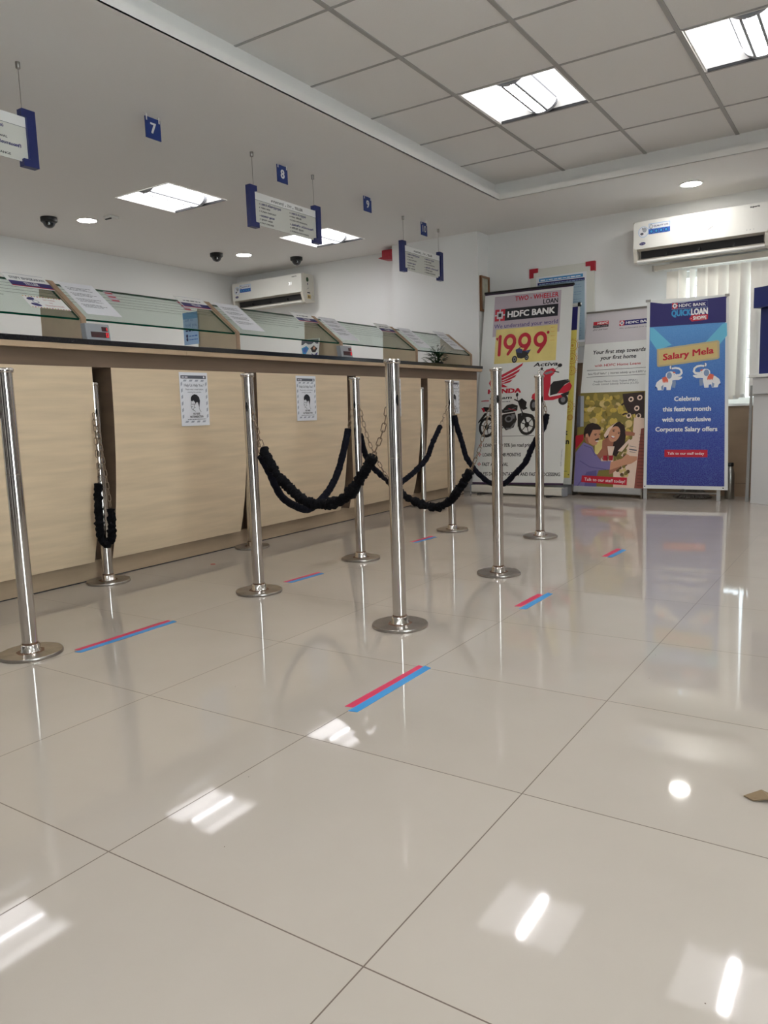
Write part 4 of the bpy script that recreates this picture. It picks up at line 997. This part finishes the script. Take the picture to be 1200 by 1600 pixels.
# small blue motorbike
for cx, cy, r in ((0.378, 1.197, 0.034), (0.508, 1.207, 0.026)): p.ell(cx, cy, r * 0.85, r, 'bike_dark', 5); p.ell(cx, cy, r * 0.5, r * 0.65, 'bike_grey', 6); p.ell(cx, cy, r * 0.2, r * 0.25, 'bike_dark', 7)
p.poly([(0.385, 1.285), (0.42, 1.30), (0.445, 1.275), (0.52, 1.27), (0.545, 1.275), (0.52, 1.235), (0.50, 1.21), (0.45, 1.20), (0.41, 1.21), (0.395, 1.245)], 'bike_dark', 6); p.poly([(0.385, 1.288), (0.42, 1.302), (0.46, 1.285), (0.455, 1.25), (0.40, 1.262)], 'bike_blue', 7); p.poly([(0.48, 1.27), (0.55, 1.28), (0.52, 1.25)], 'bike_blue', 7); p.line([(0.42, 1.30), (0.45, 1.315)], 0.006, 'bike_dark', 7)
def K(px, py):
    return (0.112 + (px - 160) * 0.000955 + max(0, py - 400) * 5.2e-5, 0.879 + (400 - py) * (0.00079 if py < 400 else 0.000854))
def kp(pts, m, L): p.poly([K(*q) for q in pts], m, L)
def kl(pts, wd, m, L): p.line([K(*q) for q in pts], wd, m, L)
def ke(x, y, rx, ry, m, L): c = K(x, y); p.ell(c[0], c[1], rx * 0.00096, ry * 0.00085, m, L)
# red wing mark
for q in ([(325, 165), (440, 105), (540, 45), (528, 80), (470, 125), (325, 200)], [(325, 212), (420, 165), (508, 118), (496, 150), (430, 195), (325, 238)], [(325, 250), (400, 215), (474, 180), (456, 212), (400, 240), (325, 265)], [(325, 276), (380, 255), (432, 240), (405, 270), (350, 285), (325, 285)], [(180, 285), (250, 250), (320, 290), (385, 330), (300, 330), (240, 300)], [(240, 200), (325, 165), (325, 285), (260, 290), (225, 260)]): kp(q, 'red', 1)
kl([(215, 225), (180, 240), (168, 270), (185, 305), (230, 320)], 0.016, 'red', 1)
for y0_, y1_ in ((205, 160), (246, 208), (270, 243)): kl([(215, y0_ + 20), (330, y0_)], 0.006, 'vinyl_white', 2)
p.text('HONDA', 0.112, 0.466, 0.879, 0.041, 'red', 2, 0.05)
p.text('Activa', 0.587, 0.83, 1.115, 0.036, 'ink', 2, 0.02, 0.3)
kl([(80, 482), (130, 478), (170, 480)], 0.008, 'red', 1); p.text('dream', 0.135, 0.37, 0.822, 0.028, 'ink', 1, 0.02, 0.3); p.greek(0.24, 0.36, 0.793, 0.010, 'ink_grey', 1, 77)
# black motorbike
for cx, cy in ((150, 780), (602, 762)):
    ke(cx, cy, 95, 118, 'bike_dark', 2); ke(cx, cy, 68, 86, 'vinyl_white', 3); ke(cx, cy, 26, 32, 'bike_dark', 4)
    for k in range(6):
        a = k * math.pi / 3 + 0.3; kl([(cx, cy), (cx + 72 * math.cos(a), cy + 90 * math.sin(a))], 0.008, 'bike_dark', 4)
kp([(110, 548), (215, 560), (335, 585), (350, 625), (230, 610), (140, 605), (85, 575)], 'bike_dark', 4)
kp([(80, 560), (112, 562), (125, 600), (108, 610)], 'red', 5)
kp([(335, 580), (380, 535), (440, 525), (500, 545), (495, 600), (440, 615), (345, 625)], 'bike_dark', 4); kl([(350, 600), (420, 590), (480, 565)], 0.006, 'bike_grey', 5); kl([(395, 575), (480, 600)], 0.006, 'red', 5)
kp([(500, 500), (545, 465), (600, 510), (590, 560), (610, 580), (560, 600), (520, 560)], 'bike_dark', 4); kl([(460, 475), (500, 495), (560, 510)], 0.012, 'bike_dark', 4); kl([(490, 430), (498, 480)], 0.006, 'bike_dark', 4); ke(492, 425, 14, 22, 'bike_dark', 4)
kl([(528, 560), (565, 660), (600, 760)], 0.014, 'bike_dark', 4); kl([(545, 580), (545, 660)], 0.006, 'bike_grey', 5)
kp([(500, 640), (560, 625), (660, 650), (690, 690), (600, 660), (500, 790)], 'bike_dark', 4)
kp([(330, 640), (470, 620), (490, 700), (455, 790), (370, 820), (320, 760)], 'bike_dark', 3); ke(400, 690, 45, 40, 'bike_grey', 4); ke(400, 690, 26, 24, 'bike_dark', 5); kp([(430, 640), (470, 640), (465, 690), (435, 690)], 'bike_grey', 4); kl([(370, 800), (420, 800), (470, 740)], 0.014, 'bike_grey', 4)
kp([(180, 640), (340, 650), (340, 760), (240, 760)], 'bike_dark', 3); kl([(160, 770), (340, 790)], 0.016, 'bike_grey', 4)
kp([(120, 620), (160, 615), (90, 700), (45, 735), (48, 715)], 'bike_dark', 4)
p.rect(0.07, 0.463, 0.636, 0.467, 'ink', 1)
# red scooter, facing left
ke(675, 545, 42, 70, 'bike_dark', 2); ke(675, 545, 20, 34, 'bike_grey', 3); ke(985, 500, 50, 58, 'bike_dark', 2); ke(985, 500, 24, 30, 'bike_grey', 3)
kp([(770, 180), (800, 145), (870, 130), (900, 160), (880, 200), (850, 230), (850, 330), (830, 440), (845, 465), (970, 445), (985, 470), (880, 500), (790, 500), (720, 490), (690, 440), (730, 300), (760, 220)], 'red', 4)
kp([(660, 430), (710, 400), (740, 470), (700, 500), (650, 470)], 'red', 4)
kp([(850, 330), (880, 290), (960, 280), (1030, 270), (1055, 300), (1000, 330), (930, 430), (850, 450)], 'bike_dark', 5); kp([(925, 430), (985, 350), (1050, 305), (1075, 350), (1060, 400), (1000, 430)], 'red', 6); kp([(960, 440), (1050, 410), (1040, 450), (980, 470)], 'bike_dark', 6)
kp([(770, 185), (850, 160), (880, 180), (800, 205)], 'bike_grey', 5); kl([(880, 170), (935, 185)], 0.010, 'bike_dark', 5); kl([(890, 150), (935, 110)], 0.004, 'bike_dark', 5); ke(940, 103, 22, 20, 'bike_dark', 5); ke(748, 132, 14, 16, 'bike_dark', 5); kl([(748, 140), (780, 165)], 0.004, 'bike_dark', 5); kl([(1000, 275), (1050, 290), (1040, 300)], 0.006, 'bike_grey', 6)
for st_, x1_, y_ in (('LOAN UPTO 95% (on road price)', 0.63, 0.362), ('LOAN UPTO 48 MONTHS', 0.508, 0.270), ('FAST APPROVAL', 0.381, 0.177), ('LESS DOCUMENTATION AND FAST PROCESSING', 0.914, 0.083)):
    p.text(st_, 0.097, x1_, y_, 0.033, 'ink', 2, 0.022)
    for dx, dy in ((0, 0.012), (0, -0.012), (0.012, 0), (-0.012, 0)): p.ell(0.062 + dx, y_ + 0.017 + dy, 0.006, 0.006, 'red', 2)
    p.rect(0.052, y_ + 0.0155, 0.072, y_ + 0.0185, 'red', 2)
fv = lambda x, y, o: f(0.915 + y, 0.34 - x, o)
Print(b, fv, 0.0004).text('*Conditions apply', 0, 0.165, 0, 0.010, 'ink_grey', 2)
b.build('printed_sheet', t)
b = MB(); b.fbox(f, -0.004, W + 0.004, H - 0.006, H + 0.012, -0.012, 0.010, 'black'); b.build('top_rail', t)
fb = quadmap((-3.37, 6.66, 0), (-2.415, 6.577, 0), (-2.415, 6.577, 1), (-3.37, 6.66, 1), 0.95, 1)
b = MB(); b.fbox(fb, 0.0, 0.945, 0.012, 0.082, -0.085, 0, 'ivory_plastic'); b.build('base_cassette', t, bevel=0.006)
b = MB(); b.fbox(fb, 0.945, 0.962, 0.006, 0.085, -0.087, 0.002, 'grey_plastic'); b.build('end_cap', t); b = MB(); b.fbox(fb, -0.012, 0.0, 0.006, 0.085, -0.087, 0.002, 'grey_plastic'); b.build('end_cap', t)
for s0 in (0.1, 0.82):
    b = MB(); b.fbox(fb, s0, s0 + 0.03, 0, 0.012, -0.2, 0.06, 'dark_slot'); b.build('foot', t)
# --- yellow banner behind it
t = thing('rollup_banner', 'yellow banner with navy top, mostly hidden behind the two-wheeler banner', 'banner', (-2.85, 6.93, 0), 'standing banners')
f = quadmap((-3.25, 6.90, 0.09), (-2.426, 6.85, 0.091), (-2.393, 6.995, 1.737), (-3.22, 7.03, 1.737), 0.82, 1.65)
b = MB(); b.fbox(f, 0, 0.82, 0, 1.65, -0.0008, 0, 'vinyl_white'); p = Print(b, f, 0.0004)
p.rect(0.01, 0.06, 0.80, 1.42, 'yellow_banner'); p.rect(0.01, 1.42, 0.80, 1.63, 'ink_navy')
for cx, cy, r in ((0.765, 1.28, 0.05), (0.765, 1.16, 0.045), (0.768, 1.05, 0.035), (0.75, 0.72, 0.05), (0.775, 0.62, 0.02)):
    p.ring(cx, cy, r, 0.006, 'orange_line', 2); p.ring(cx, cy, r * 0.6, 0.004, 'orange_line', 2); p.ell(cx, cy, r * 0.25, r * 0.25, 'orange_line', 2)
    for k in range(16):
        a = k * math.pi / 8; p.ell(cx + r * 1.25 * math.cos(a), cy + r * 1.25 * math.sin(a), 0.004, 0.004, 'orange_line', 2)
p.text('ct', 0.715, 0.755, 0.46, 0.05, 'ink', 2, 0.03); p.text('loan', 0.66, 0.775, 0.375, 0.05, 'ink', 2, 0.03); p.rect(0.68, 0.12, 0.77, 0.124, 'ink_grey', 2); p.rect(0.782, 0.085, 0.79, 0.095, 'ink', 2)
b.build('printed_sheet', t)
b = MB(); b.fbox(f, 0, 0.83, 1.645, 1.66, -0.01, 0.008, 'white_plastic'); b.fbox(f, 0.80, 0.825, 1.63, 1.665, -0.012, 0.010, 'dark_slot'); b.build('top_rail', t)
b = MB(); b.box(-3.25, -2.43, 6.87, 6.95, 0.0, 0.085, 'grey_plastic'); b.build('base_cassette', t)
# --- home loan roll-up
t = thing('rollup_banner', 'home loan banner with a smiling couple, leaning left of the blue standee', 'banner', (-2.06, 6.78, 0), 'standing banners')
BL, BR, TL = Vector((-2.392, 6.792, 0.088)), Vector((-1.742, 6.70, 0.084)), Vector((-2.335, 7.018, 1.648)); TR = TL + (BR - BL)
W, H = 0.656, 1.575
f = quadmap(BL, BR, TR, TL, W, H)
b = MB(); b.fbox(f, 0, W, 0, H, -0.0008, 0, 'vinyl_white'); p = Print(b, f, 0.0004)
p.rect(0, 1.292, W, H, 'grey_print')
p.rect(0.07, 1.459, 0.217, 1.490, 'red', 2); p.text('HDFC', 0.112, 0.210, 1.465, 0.018, 'white', 3, 0.03); p.rect(0.085, 1.466, 0.097, 1.482, 'red_dull', 3); p.rect(0.07, 1.436, 0.217, 1.458, 'ink', 2); p.text('HOME LOANS', 0.08, 0.208, 1.441, 0.012, 'grey_print', 3); p.text('ghar jaisi baat', 0.072, 0.212, 1.412, 0.013, 'ink', 2, 0, 0.25)
p.rect(0.32, 1.433, 0.64, 1.478, 'ink_navy', 2); logo(p, 0.32, 1.433, 0.046, 3); p.text('HDFC BANK', 0.38, 0.63, 1.446, 0.020, 'white', 3, 0.03); p.text('We understand your world', 0.322, 0.62, 1.404, 0.013, 'ink_grey', 2)
p.text('Your first step towards', 0.088, 0.577, 1.196, 0.034, 'ink', 2, 0.02, 0.12); p.text('your first home', 0.168, 0.498, 1.142, 0.034, 'ink', 2, 0.02, 0.12)
p.text('with HDFC Home Loans', 0.118, 0.545, 1.081, 0.022, 'red', 2, 0.008)
p.rect(0.045, 1.050, 0.62, 1.053, 'ink', 2); p.rect(0.045, 0.990, 0.62, 0.993, 'ink', 2); p.text('Save \u20b92.67 lakhs*  |  Interest subsidy up to 6.50%* p.a.', 0.058, 0.62, 1.011, 0.017, 'ink', 2)
p.text('Pradhan Mantri Awas Yojana (PMAY)', 0.123, 0.528, 0.939, 0.016, 'ink_grey', 2); p.text('Credit Linked Subsidy Scheme (CLSS)', 0.112, 0.54, 0.915, 0.016, 'ink_grey', 2)
# photograph printed on the lower half
p.rect(0, 0, W, 0.848, 'leaf_print', 1)
rnd = random.Random(5)
for k in range(120):
    p.ell(rnd.uniform(0.06, 0.55), rnd.uniform(0.42, 0.82), rnd.uniform(0.015, 0.04), rnd.uniform(0.015, 0.04), rnd.choice(['gold_print', 'leaf_print', 'olive_print', 'olive_print', 'gold_print', 'tan_print', 'olive_print']), 2 + k % 4, n=10)
def Hm(px, py): return (0.106 + (px - 205) * 0.000657 - (1300 - py) * 5e-5, (1290 + (px - 60) * 0.052 * py / 1300 - py) * 0.00064 - 0.01)
def hp(pts, m, L): p.poly([Hm(*q) for q in pts], m, L)
def hl_(pts, wd, m, L): p.line([Hm(*q) for q in pts], wd, m, L)
def he(x, y, rx, ry, m, L, rot=0): c = Hm(x, y); p.ell(c[0], c[1], rx * 0.00066, ry * 0.00064, m, L, rot)
hp([(110, -10), (200, -10), (200, 430), (90, 440)], 'ink_grey', 7); hp([(150, -10), (200, -10), (200, 430), (150, 430)], 'ink_pale', 8); hp([(80, 560), (200, 540), (200, 620), (80, 760)], 'red_dull', 7)
hp([(760, -20), (1060, -40), (1060, 330), (960, 330), (930, 250), (860, 300), (780, 130)], 'dark_print', 7)
for q in ([(750, 140), (800, 95), (860, 130), (900, 90), (960, 130)], [(760, 280), (800, 260), (860, 270), (960, 250), (1000, 300)]): hl_(q, 0.016, 'dark_print', 8)
for x, y in ((960, 190), (985, 300), (850, 290), (880, 60), (1000, 40)): he(x, y, 36, 36, 'cream_print', 8); he(x, y, 18, 18, 'dark_print', 9)
hp([(925, 320), (1060, 330), (1060, 1340), (640, 1340), (640, 1000), (900, 640)], 'cream_print', 8)
hp([(1020, 480), (1060, 470), (1060, 1350), (930, 1340), (975, 900)], 'brick_print', 9)
for k in range(16): hl_([(965 + 3 * (16 - k) * 0.6, 560 + 48 * k), (1060, 565 + 48 * k)], 0.003, 'dark_print', 10)
for k in range(40): he(rnd.uniform(690, 850), rnd.uniform(760, 1150), 26, 26, rnd.choice(['leaf_print', 'brown_print', 'tan_print']), 9 + k % 2)
hp([(370, 640), (480, 620), (480, 830), (370, 830)], 'yellow_print', 9)
# woman
hp([(570, 480), (620, 410), (720, 370), (790, 430), (815, 540), (800, 680), (740, 760), (680, 870), (610, 830), (630, 700), (560, 600), (500, 610), (520, 560)], 'hair_print', 11)
hp([(500, 560), (560, 460), (700, 370), (640, 420), (560, 560), (520, 600)], 'cream_print', 12)
hp([(480, 640), (560, 590), (640, 660), (620, 820), (560, 930), (470, 900)], 'skin_shade', 12); hp([(460, 860), (640, 850), (640, 960), (460, 950)], 'cream_print', 12); hp([(495, 850), (550, 850), (550, 920), (495, 920)], 'red_dull', 13); hp([(580, 850), (640, 850), (630, 920), (580, 920)], 'red_dull', 13)
he(650, 548, 80, 112, 'skin', 13, -0.3); he(634, 588, 26, 13, 'white', 14, -0.4); hl_([(605, 585), (630, 605), (662, 600)], 0.006, 'red_dull', 15); he(640, 505, 16, 7, 'dark_print', 14, -0.3); he(712, 540, 14, 7, 'dark_print', 14, -0.4); hl_([(625, 488), (665, 490)], 0.005, 'dark_print', 14); hl_([(700, 518), (735, 530)], 0.005, 'dark_print', 14); hl_([(680, 530), (672, 565)], 0.004, 'skin_shade', 14)
hp([(800, 510), (900, 520), (940, 540), (930, 580), (810, 570)], 'skin_shade', 12); hp([(700, 790), (860, 620), (880, 640), (760, 800)], 'cream_print', 12)
# paper held up and mug
hp([(850, 660), (1000, 540), (980, 870), (845, 845)], 'cream_print', 13); hl_([(865, 720), (960, 740)], 0.004, 'ink_grey', 14); hl_([(860, 765), (965, 785)], 0.010, 'ink_grey', 14); hl_([(865, 800), (950, 815)], 0.004, 'ink_grey', 14)
hp([(400, 850), (480, 740), (560, 720), (570, 790), (480, 870), (440, 900)], 'skin_shade', 14); hp([(555, 718), (657, 722), (625, 850), (570, 850)], 'cream_print', 15)
# man
hp([(85, 800), (205, 655), (340, 720), (365, 800), (470, 930), (610, 930), (590, 1050), (430, 1060), (400, 1150), (400, 1310), (60, 1295)], 'shirt_print', 14)
for q in ([(150, 920), (300, 1010), (540, 1050)], [(260, 1090), (120, 1280)], [(210, 700), (320, 740), (380, 850)]): hl_(q, 0.008, 'shirt_fold', 15)
hp([(250, 1080), (400, 1060), (400, 1310), (220, 1305)], 'shirt_fold', 15)
hp([(600, 945), (760, 900), (830, 830), (870, 860), (970, 870), (970, 920), (890, 970), (760, 1000), (590, 1070)], 'skin', 15); hp([(580, 1060), (760, 1000), (620, 1110), (580, 1120)], 'skin_shade', 15)
hp([(225, 500), (240, 640), (350, 710), (400, 690), (430, 620), (450, 560), (450, 470), (340, 480), (300, 520)], 'skin', 15); hp([(215, 600), (260, 580), (290, 690), (240, 660)], 'skin_shade', 16)
hp([(205, 540), (215, 460), (260, 400), (330, 380), (410, 400), (460, 450), (455, 480), (340, 480), (310, 540), (290, 590), (265, 530), (235, 540), (225, 600)], 'hair_print', 17)
hp([(370, 620), (430, 600), (430, 625), (380, 640)], 'hair_print', 17); he(405, 645, 24, 8, 'white', 17); hl_([(360, 545), (400, 540)], 0.006, 'hair_print', 17); he(380, 560, 12, 5, 'hair_print', 17); hl_([(430, 545), (450, 548)], 0.006, 'hair_print', 17)
hp([(175, 1225), (185, 1130), (835, 1168), (830, 1275)], 'red', 18); p.text('Talk to our staff today!', 0.112, 0.498, 0.050, 0.027, 'white', 20, 0.008, 0, -0.018)
b.build('printed_sheet', t)
b = MB(); b.fbox(f, -0.004, W + 0.004, H - 0.006, H + 0.008, -0.01, 0.008, 'brushed'); b.build('top_rail', t)
fb = quadmap((-2.392, 6.775, 0), (-1.742, 6.683, 0), (-1.742, 6.683, 1), (-2.392, 6.775, 1), W, 1)
b = MB(); b.fbox(fb, 0.006, W - 0.006, 0.03, 0.088, -0.07, 0, 'metal_grey'); b.build('base_cassette', t, bevel=0.01)
for s0 in (-0.006, W - 0.006):
    b = MB(); b.fbox(fb, s0, s0 + 0.012, 0.0, 0.092, -0.10, 0.012, 'brushed'); b.build('end_cap', t, bevel=0.004)
# --- blue festive standee
t = thing('banner_standee', 'blue salary festival banner stand with two white elephants, in front of the window', 'banner', (-1.40, 6.67, 0), 'standing banners')
W, H = 0.66, 1.56
f = quadmap((-1.718, 6.639, 0.096), (-1.058, 6.697, 0.093), (-1.090, 6.71, 1.652), (-1.708, 6.669, 1.662), W, H)
q_ = lambda s_, t_: (s_ * W / (0.664 - 0.030 * t_), t_)
b = MB(); b.fbox(f, 0, W, 0, H, -0.0008, 0, 'vinyl_white'); p = Print(b, f, 0.0004)
p.rect(0.026, 0.03, 0.634, 1.36, 'festive_blue'); p.poly([(0.026, 1.343), (0.640, 1.345), (0.640, 1.546), (0.50, 1.54), (0.30, 1.522), (0.14, 1.525), (0.026, 1.545)], 'ink_navy', 2)
def Sq(x, y): return (x * W / (0.664 - 0.030 * y), y)
p.poly([Sq(0.03, 1.34), Sq(0.055, 1.335), Sq(0.20, 1.19), Sq(0.09, 1.15), Sq(0.03, 1.24)], 'sky_print', 2); p.poly([Sq(0.61, 1.34), Sq(0.58, 1.335), Sq(0.46, 1.20), Sq(0.56, 1.17), Sq(0.615, 1.24)], 'sky_print', 2)
def bx(x0, y0, x1, y1): a = Sq(x0, y0); c = Sq(x1, y1); return a[0], a[1], c[0], c[1]
x0, y0, x1, y1 = bx(0.193, 1.475, 0.464, 1.528)
p.line([(x0, y0), (x1, y0), (x1, y1), (x0, y1)], 0.004, 'blue_grey', 3, closed=True); logo(p, x0 + 0.003, y0 + 0.003, 0.046, 3); p.text('HDFC BANK', x0 + 0.06, x1 - 0.015, 1.488, 0.024, 'white', 3, 0.02)
p.text('QUICK', Sq(0.195, 1.42)[0], Sq(0.341, 1.42)[0], 1.419, 0.047, 'logo_cyan', 3, 0.05); p.text('LOAN', Sq(0.345, 1.42)[0], Sq(0.466, 1.42)[0], 1.421, 0.046, 'white', 3, 0.05)
p.poly([Sq(0.33, 1.391), Sq(0.349, 1.367), Sq(0.465, 1.376), Sq(0.47, 1.382), Sq(0.47, 1.414), Sq(0.465, 1.418), Sq(0.348, 1.419)], 'red', 3); p.text('SHOPPE', Sq(0.36, 1.38)[0], Sq(0.458, 1.38)[0], 1.380, 0.027, 'white', 4, 0.045); p.ell(Sq(0.345, 1.39)[0], 1.391, 0.003, 0.003, 'white', 4)
p.poly([Sq(0.086, 1.162), Sq(0.548, 1.207), Sq(0.562, 1.197), Sq(0.566, 1.068), Sq(0.55, 1.058), Sq(0.10, 1.014), Sq(0.09, 1.024)], 'tan_border', 4); p.poly([Sq(0.098, 1.15), Sq(0.543, 1.193), Sq(0.553, 1.074), Sq(0.108, 1.03)], 'tan_print', 5)
xa, xb = Sq(0.138, 1.07)[0], Sq(0.52, 1.1)[0]; p.text('Salary Mela', xa, xb, 1.068, 0.050, 'red', 6, 0.03, 0, 0.098)
def eleph(fx):
    def E(pts): return [Sq(*fx(*q)) for q in pts]
    def poly(pts, m, L): p.poly(E(pts), m, L)
    poly([(190, 1230), (205, 1185), (250, 1150), (300, 1130), (350, 1145), (400, 1160), (400, 1195), (380, 1285), (330, 1285), (328, 1250), (300, 1245), (290, 1285), (220, 1285), (215, 1255)], 'white', 6)
    poly([(315, 1110), (320, 1080), (345, 1060), (385, 1055), (420, 1070), (455, 1105), (470, 1125), (520, 1125), (520, 1140), (480, 1165), (430, 1165), (390, 1170), (340, 1160)], 'white', 7)
    p.line(E([(450, 1110), (490, 1105), (512, 1080), (505, 1045), (475, 1022), (430, 1015), (395, 1020), (372, 1015), (370, 998), (385, 988)]), [0.022, 0.020, 0.018, 0.017, 0.016, 0.015, 0.014, 0.013, 0.012, 0.010], 'white', 7)
    c = Sq(*fx(360, 1105)); p.ell(c[0], c[1], 0.021, 0.027, 'blue_grey', 8)
    poly([(272, 1130), (320, 1115), (345, 1150), (350, 1180), (280, 1180)], 'coral', 8); poly([(400, 1062), (420, 1058), (440, 1075), (415, 1080)], 'coral', 8)
    for k in range(4): c = Sq(*fx(288 + 18 * k, 1185)); p.ell(c[0], c[1], 0.004, 0.005, 'coral', 8)
    poly([(395, 1180), (440, 1170), (445, 1200), (435, 1260), (400, 1255)], 'blue_grey', 5); poly([(262, 1240), (290, 1220), (290, 1280), (268, 1280)], 'blue_grey', 7)
    c = Sq(*fx(195, 1250)); p.ell(c[0], c[1], 0.004, 0.005, 'ink', 8); c = Sq(*fx(420, 1095)); p.ell(c[0], c[1], 0.0022, 0.0022, 'ink', 9)
    p.line(E([(386, 978), (386, 1040)]), 0.004, 'ink_grey', 8)
eleph(lambda x, y: (0.081 + (x - 190) * 0.00063, 0.82 + (1290 - y) * 0.00066))
eleph(lambda x, y: (0.580 - (x - 190) * 0.00063, 0.83 + (1290 - y) * 0.00066))
for st_, xx, xy, yy in (('Celebrate', 0.233, 0.429, 0.732), ('this festive month', 0.144, 0.515, 0.648), ('with our exclusive', 0.142, 0.517, 0.563), ('Corporate Salary offers', 0.09, 0.568, 0.482)): p.text(st_, Sq(xx, yy)[0], Sq(xy, yy)[0], yy, 0.036, 'white', 3, 0.032)
p.rect(Sq(0.166, 0.3)[0], 0.268, Sq(0.501, 0.3)[0], 0.329, 'red', 3); p.text('Talk to our staff today', Sq(0.19, 0.29)[0], Sq(0.475, 0.29)[0], 0.288, 0.022, 'white', 4, 0.006)
p.ell(0.012, 0.018, 0.005, 0.005, 'ink', 2); p.ell(0.625, 0.016, 0.006, 0.005, 'ink', 2)
b.build('printed_sheet', t)
for s0, s1 in ((-0.012, 0.03), (W - 0.03, W + 0.006)):
    b = MB(); b.fbox(f, s0, s1, H - 0.014, H + 0.006, -0.004, 0.004, 'brushed'); b.build('corner_clip', t)
for x0, y0 in ((-1.706, 6.632), (-1.131, 6.688)):
    b = MB(); b.prism([(x0 - 0.014, y0 + 0.02, 0), (x0 + 0.014, y0 + 0.02, 0), (x0 + 0.014, y0 + 0.02, 0.17), (x0 - 0.014, y0 + 0.02, 0.20)], (0, 0.012, 0), 'metal_grey'); b.build('foot', t)
MB().tube([(-1.70, 6.72, 0.055), (-1.13, 6.76, 0.055)], 0.008, 'brushed', 8).build('crossbar', t)
b = MB(); b.tube([(-1.41, 6.80, 0.06), (-1.40, 6.72, 1.0), (-1.70, 6.675, 1.655)], 0.008, 'brushed', 8); b.tube([(-1.40, 6.72, 1.0), (-1.10, 6.715, 1.645)], 0.008, 'brushed', 8); b.tube([(-1.41, 6.80, 0.06), (-1.41, 6.74, 0.055)], 0.008, 'brushed', 8); b.build('pole', t)

# mop, bottle, kiosk
t = thing('mop', 'grey string mop lying on the floor under the blue standee', 'mop', (-1.37, 6.90, 0))
b = MB(); rnd = random.Random(9)
for k in range(130):
    a = math.pi + math.pi * (k / 129) + rnd.uniform(-0.05, 0.05); r = rnd.uniform(0.10, 0.165)
    c = Vector((-1.37, 6.91, 0.05)); e_ = Vector((-1.37 + math.cos(a) * r, 6.90 + math.sin(a) * r * 0.75, 0.006)); m_ = (c + e_) / 2 + Vector((0, 0, 0.018 + rnd.uniform(0, 0.01)))
    b.tube([c + Vector((rnd.uniform(-.03, .03), 0, 0)), m_ + Vector((0, 0, .012)), e_], [0.008, 0.0075, 0.005], 'mop', 5)
b.build('strands', t)
MB().lathe((-1.37, 6.91, 0.035), [(0.03, 0), (0.035, 0.03), (0.02, 0.06), (0.012, 0.09)], 'dark_slot', 16).build('socket', t)
MB().tube([(-1.37, 6.91, 0.12), (-1.37, 6.93, 1.25)], 0.011, 'metal_grey', 10).build('handle', t)
t = thing('steel_bottle', 'steel water bottle standing right of the blue standee', 'bottle', (-1.078, 6.905, 0))
MB().lathe((-1.078, 6.905, 0), [(0.034, 0), (0.037, 0.004), (0.037, 0.20), (0.033, 0.23), (0.025, 0.262), (0.024, 0.275)], 'brushed', 28).build('body', t)
MB().lathe((-1.078, 6.905, 0.272), [(0.026, 0), (0.028, 0.003), (0.028, 0.026), (0.025, 0.03)], 'black', 24).build('cap', t)
t = thing('service_kiosk', 'grey cabinet kiosk with navy hood, cut by the right edge of the photo', 'kiosk', (-0.6, 6.65, 0))
kf = lambda a, c, z: (-0.884 + 0.87 * a + 0.49 * c, 6.651 - 0.49 * a + 0.87 * c, z)
def kbox(a0, a1, c0, c1, z0, z1, m, nm, bv=0.0):
    b = MB(); b.fbox(kf, a0, a1, c0, c1, z0, z1, m); return b.build(nm, t, bevel=bv)
kbox(0, 0.52, 0, 0.36, 0, 0.86, 'kiosk_grey', 'cabinet', 0.002)
kbox(0.012, 0.52, -0.03, 0.30, 0.86, 0.985, 'kiosk_grey', 'drawer_box', 0.003)
kbox(-0.012, 0.54, -0.05, 0.34, 0.988, 1.014, 'white_plastic', 'ledge', 0.003)
kbox(0.02, 0.52, 0.03, 0.34, 1.0145, 1.515, 'navy', 'hood_back', 0.002)
kbox(0.0, 0.53, -0.03, 0.35, 1.516, 1.67, 'navy', 'hood', 0.003)
MB().prism([(-0.932, 6.72, 0), (-0.905, 6.72, 0), (-0.900, 6.72, 0.93), (-0.917, 6.72, 0.93)], (0.0, 0.02, 0), 'kiosk_edge').build('side_rail', t)
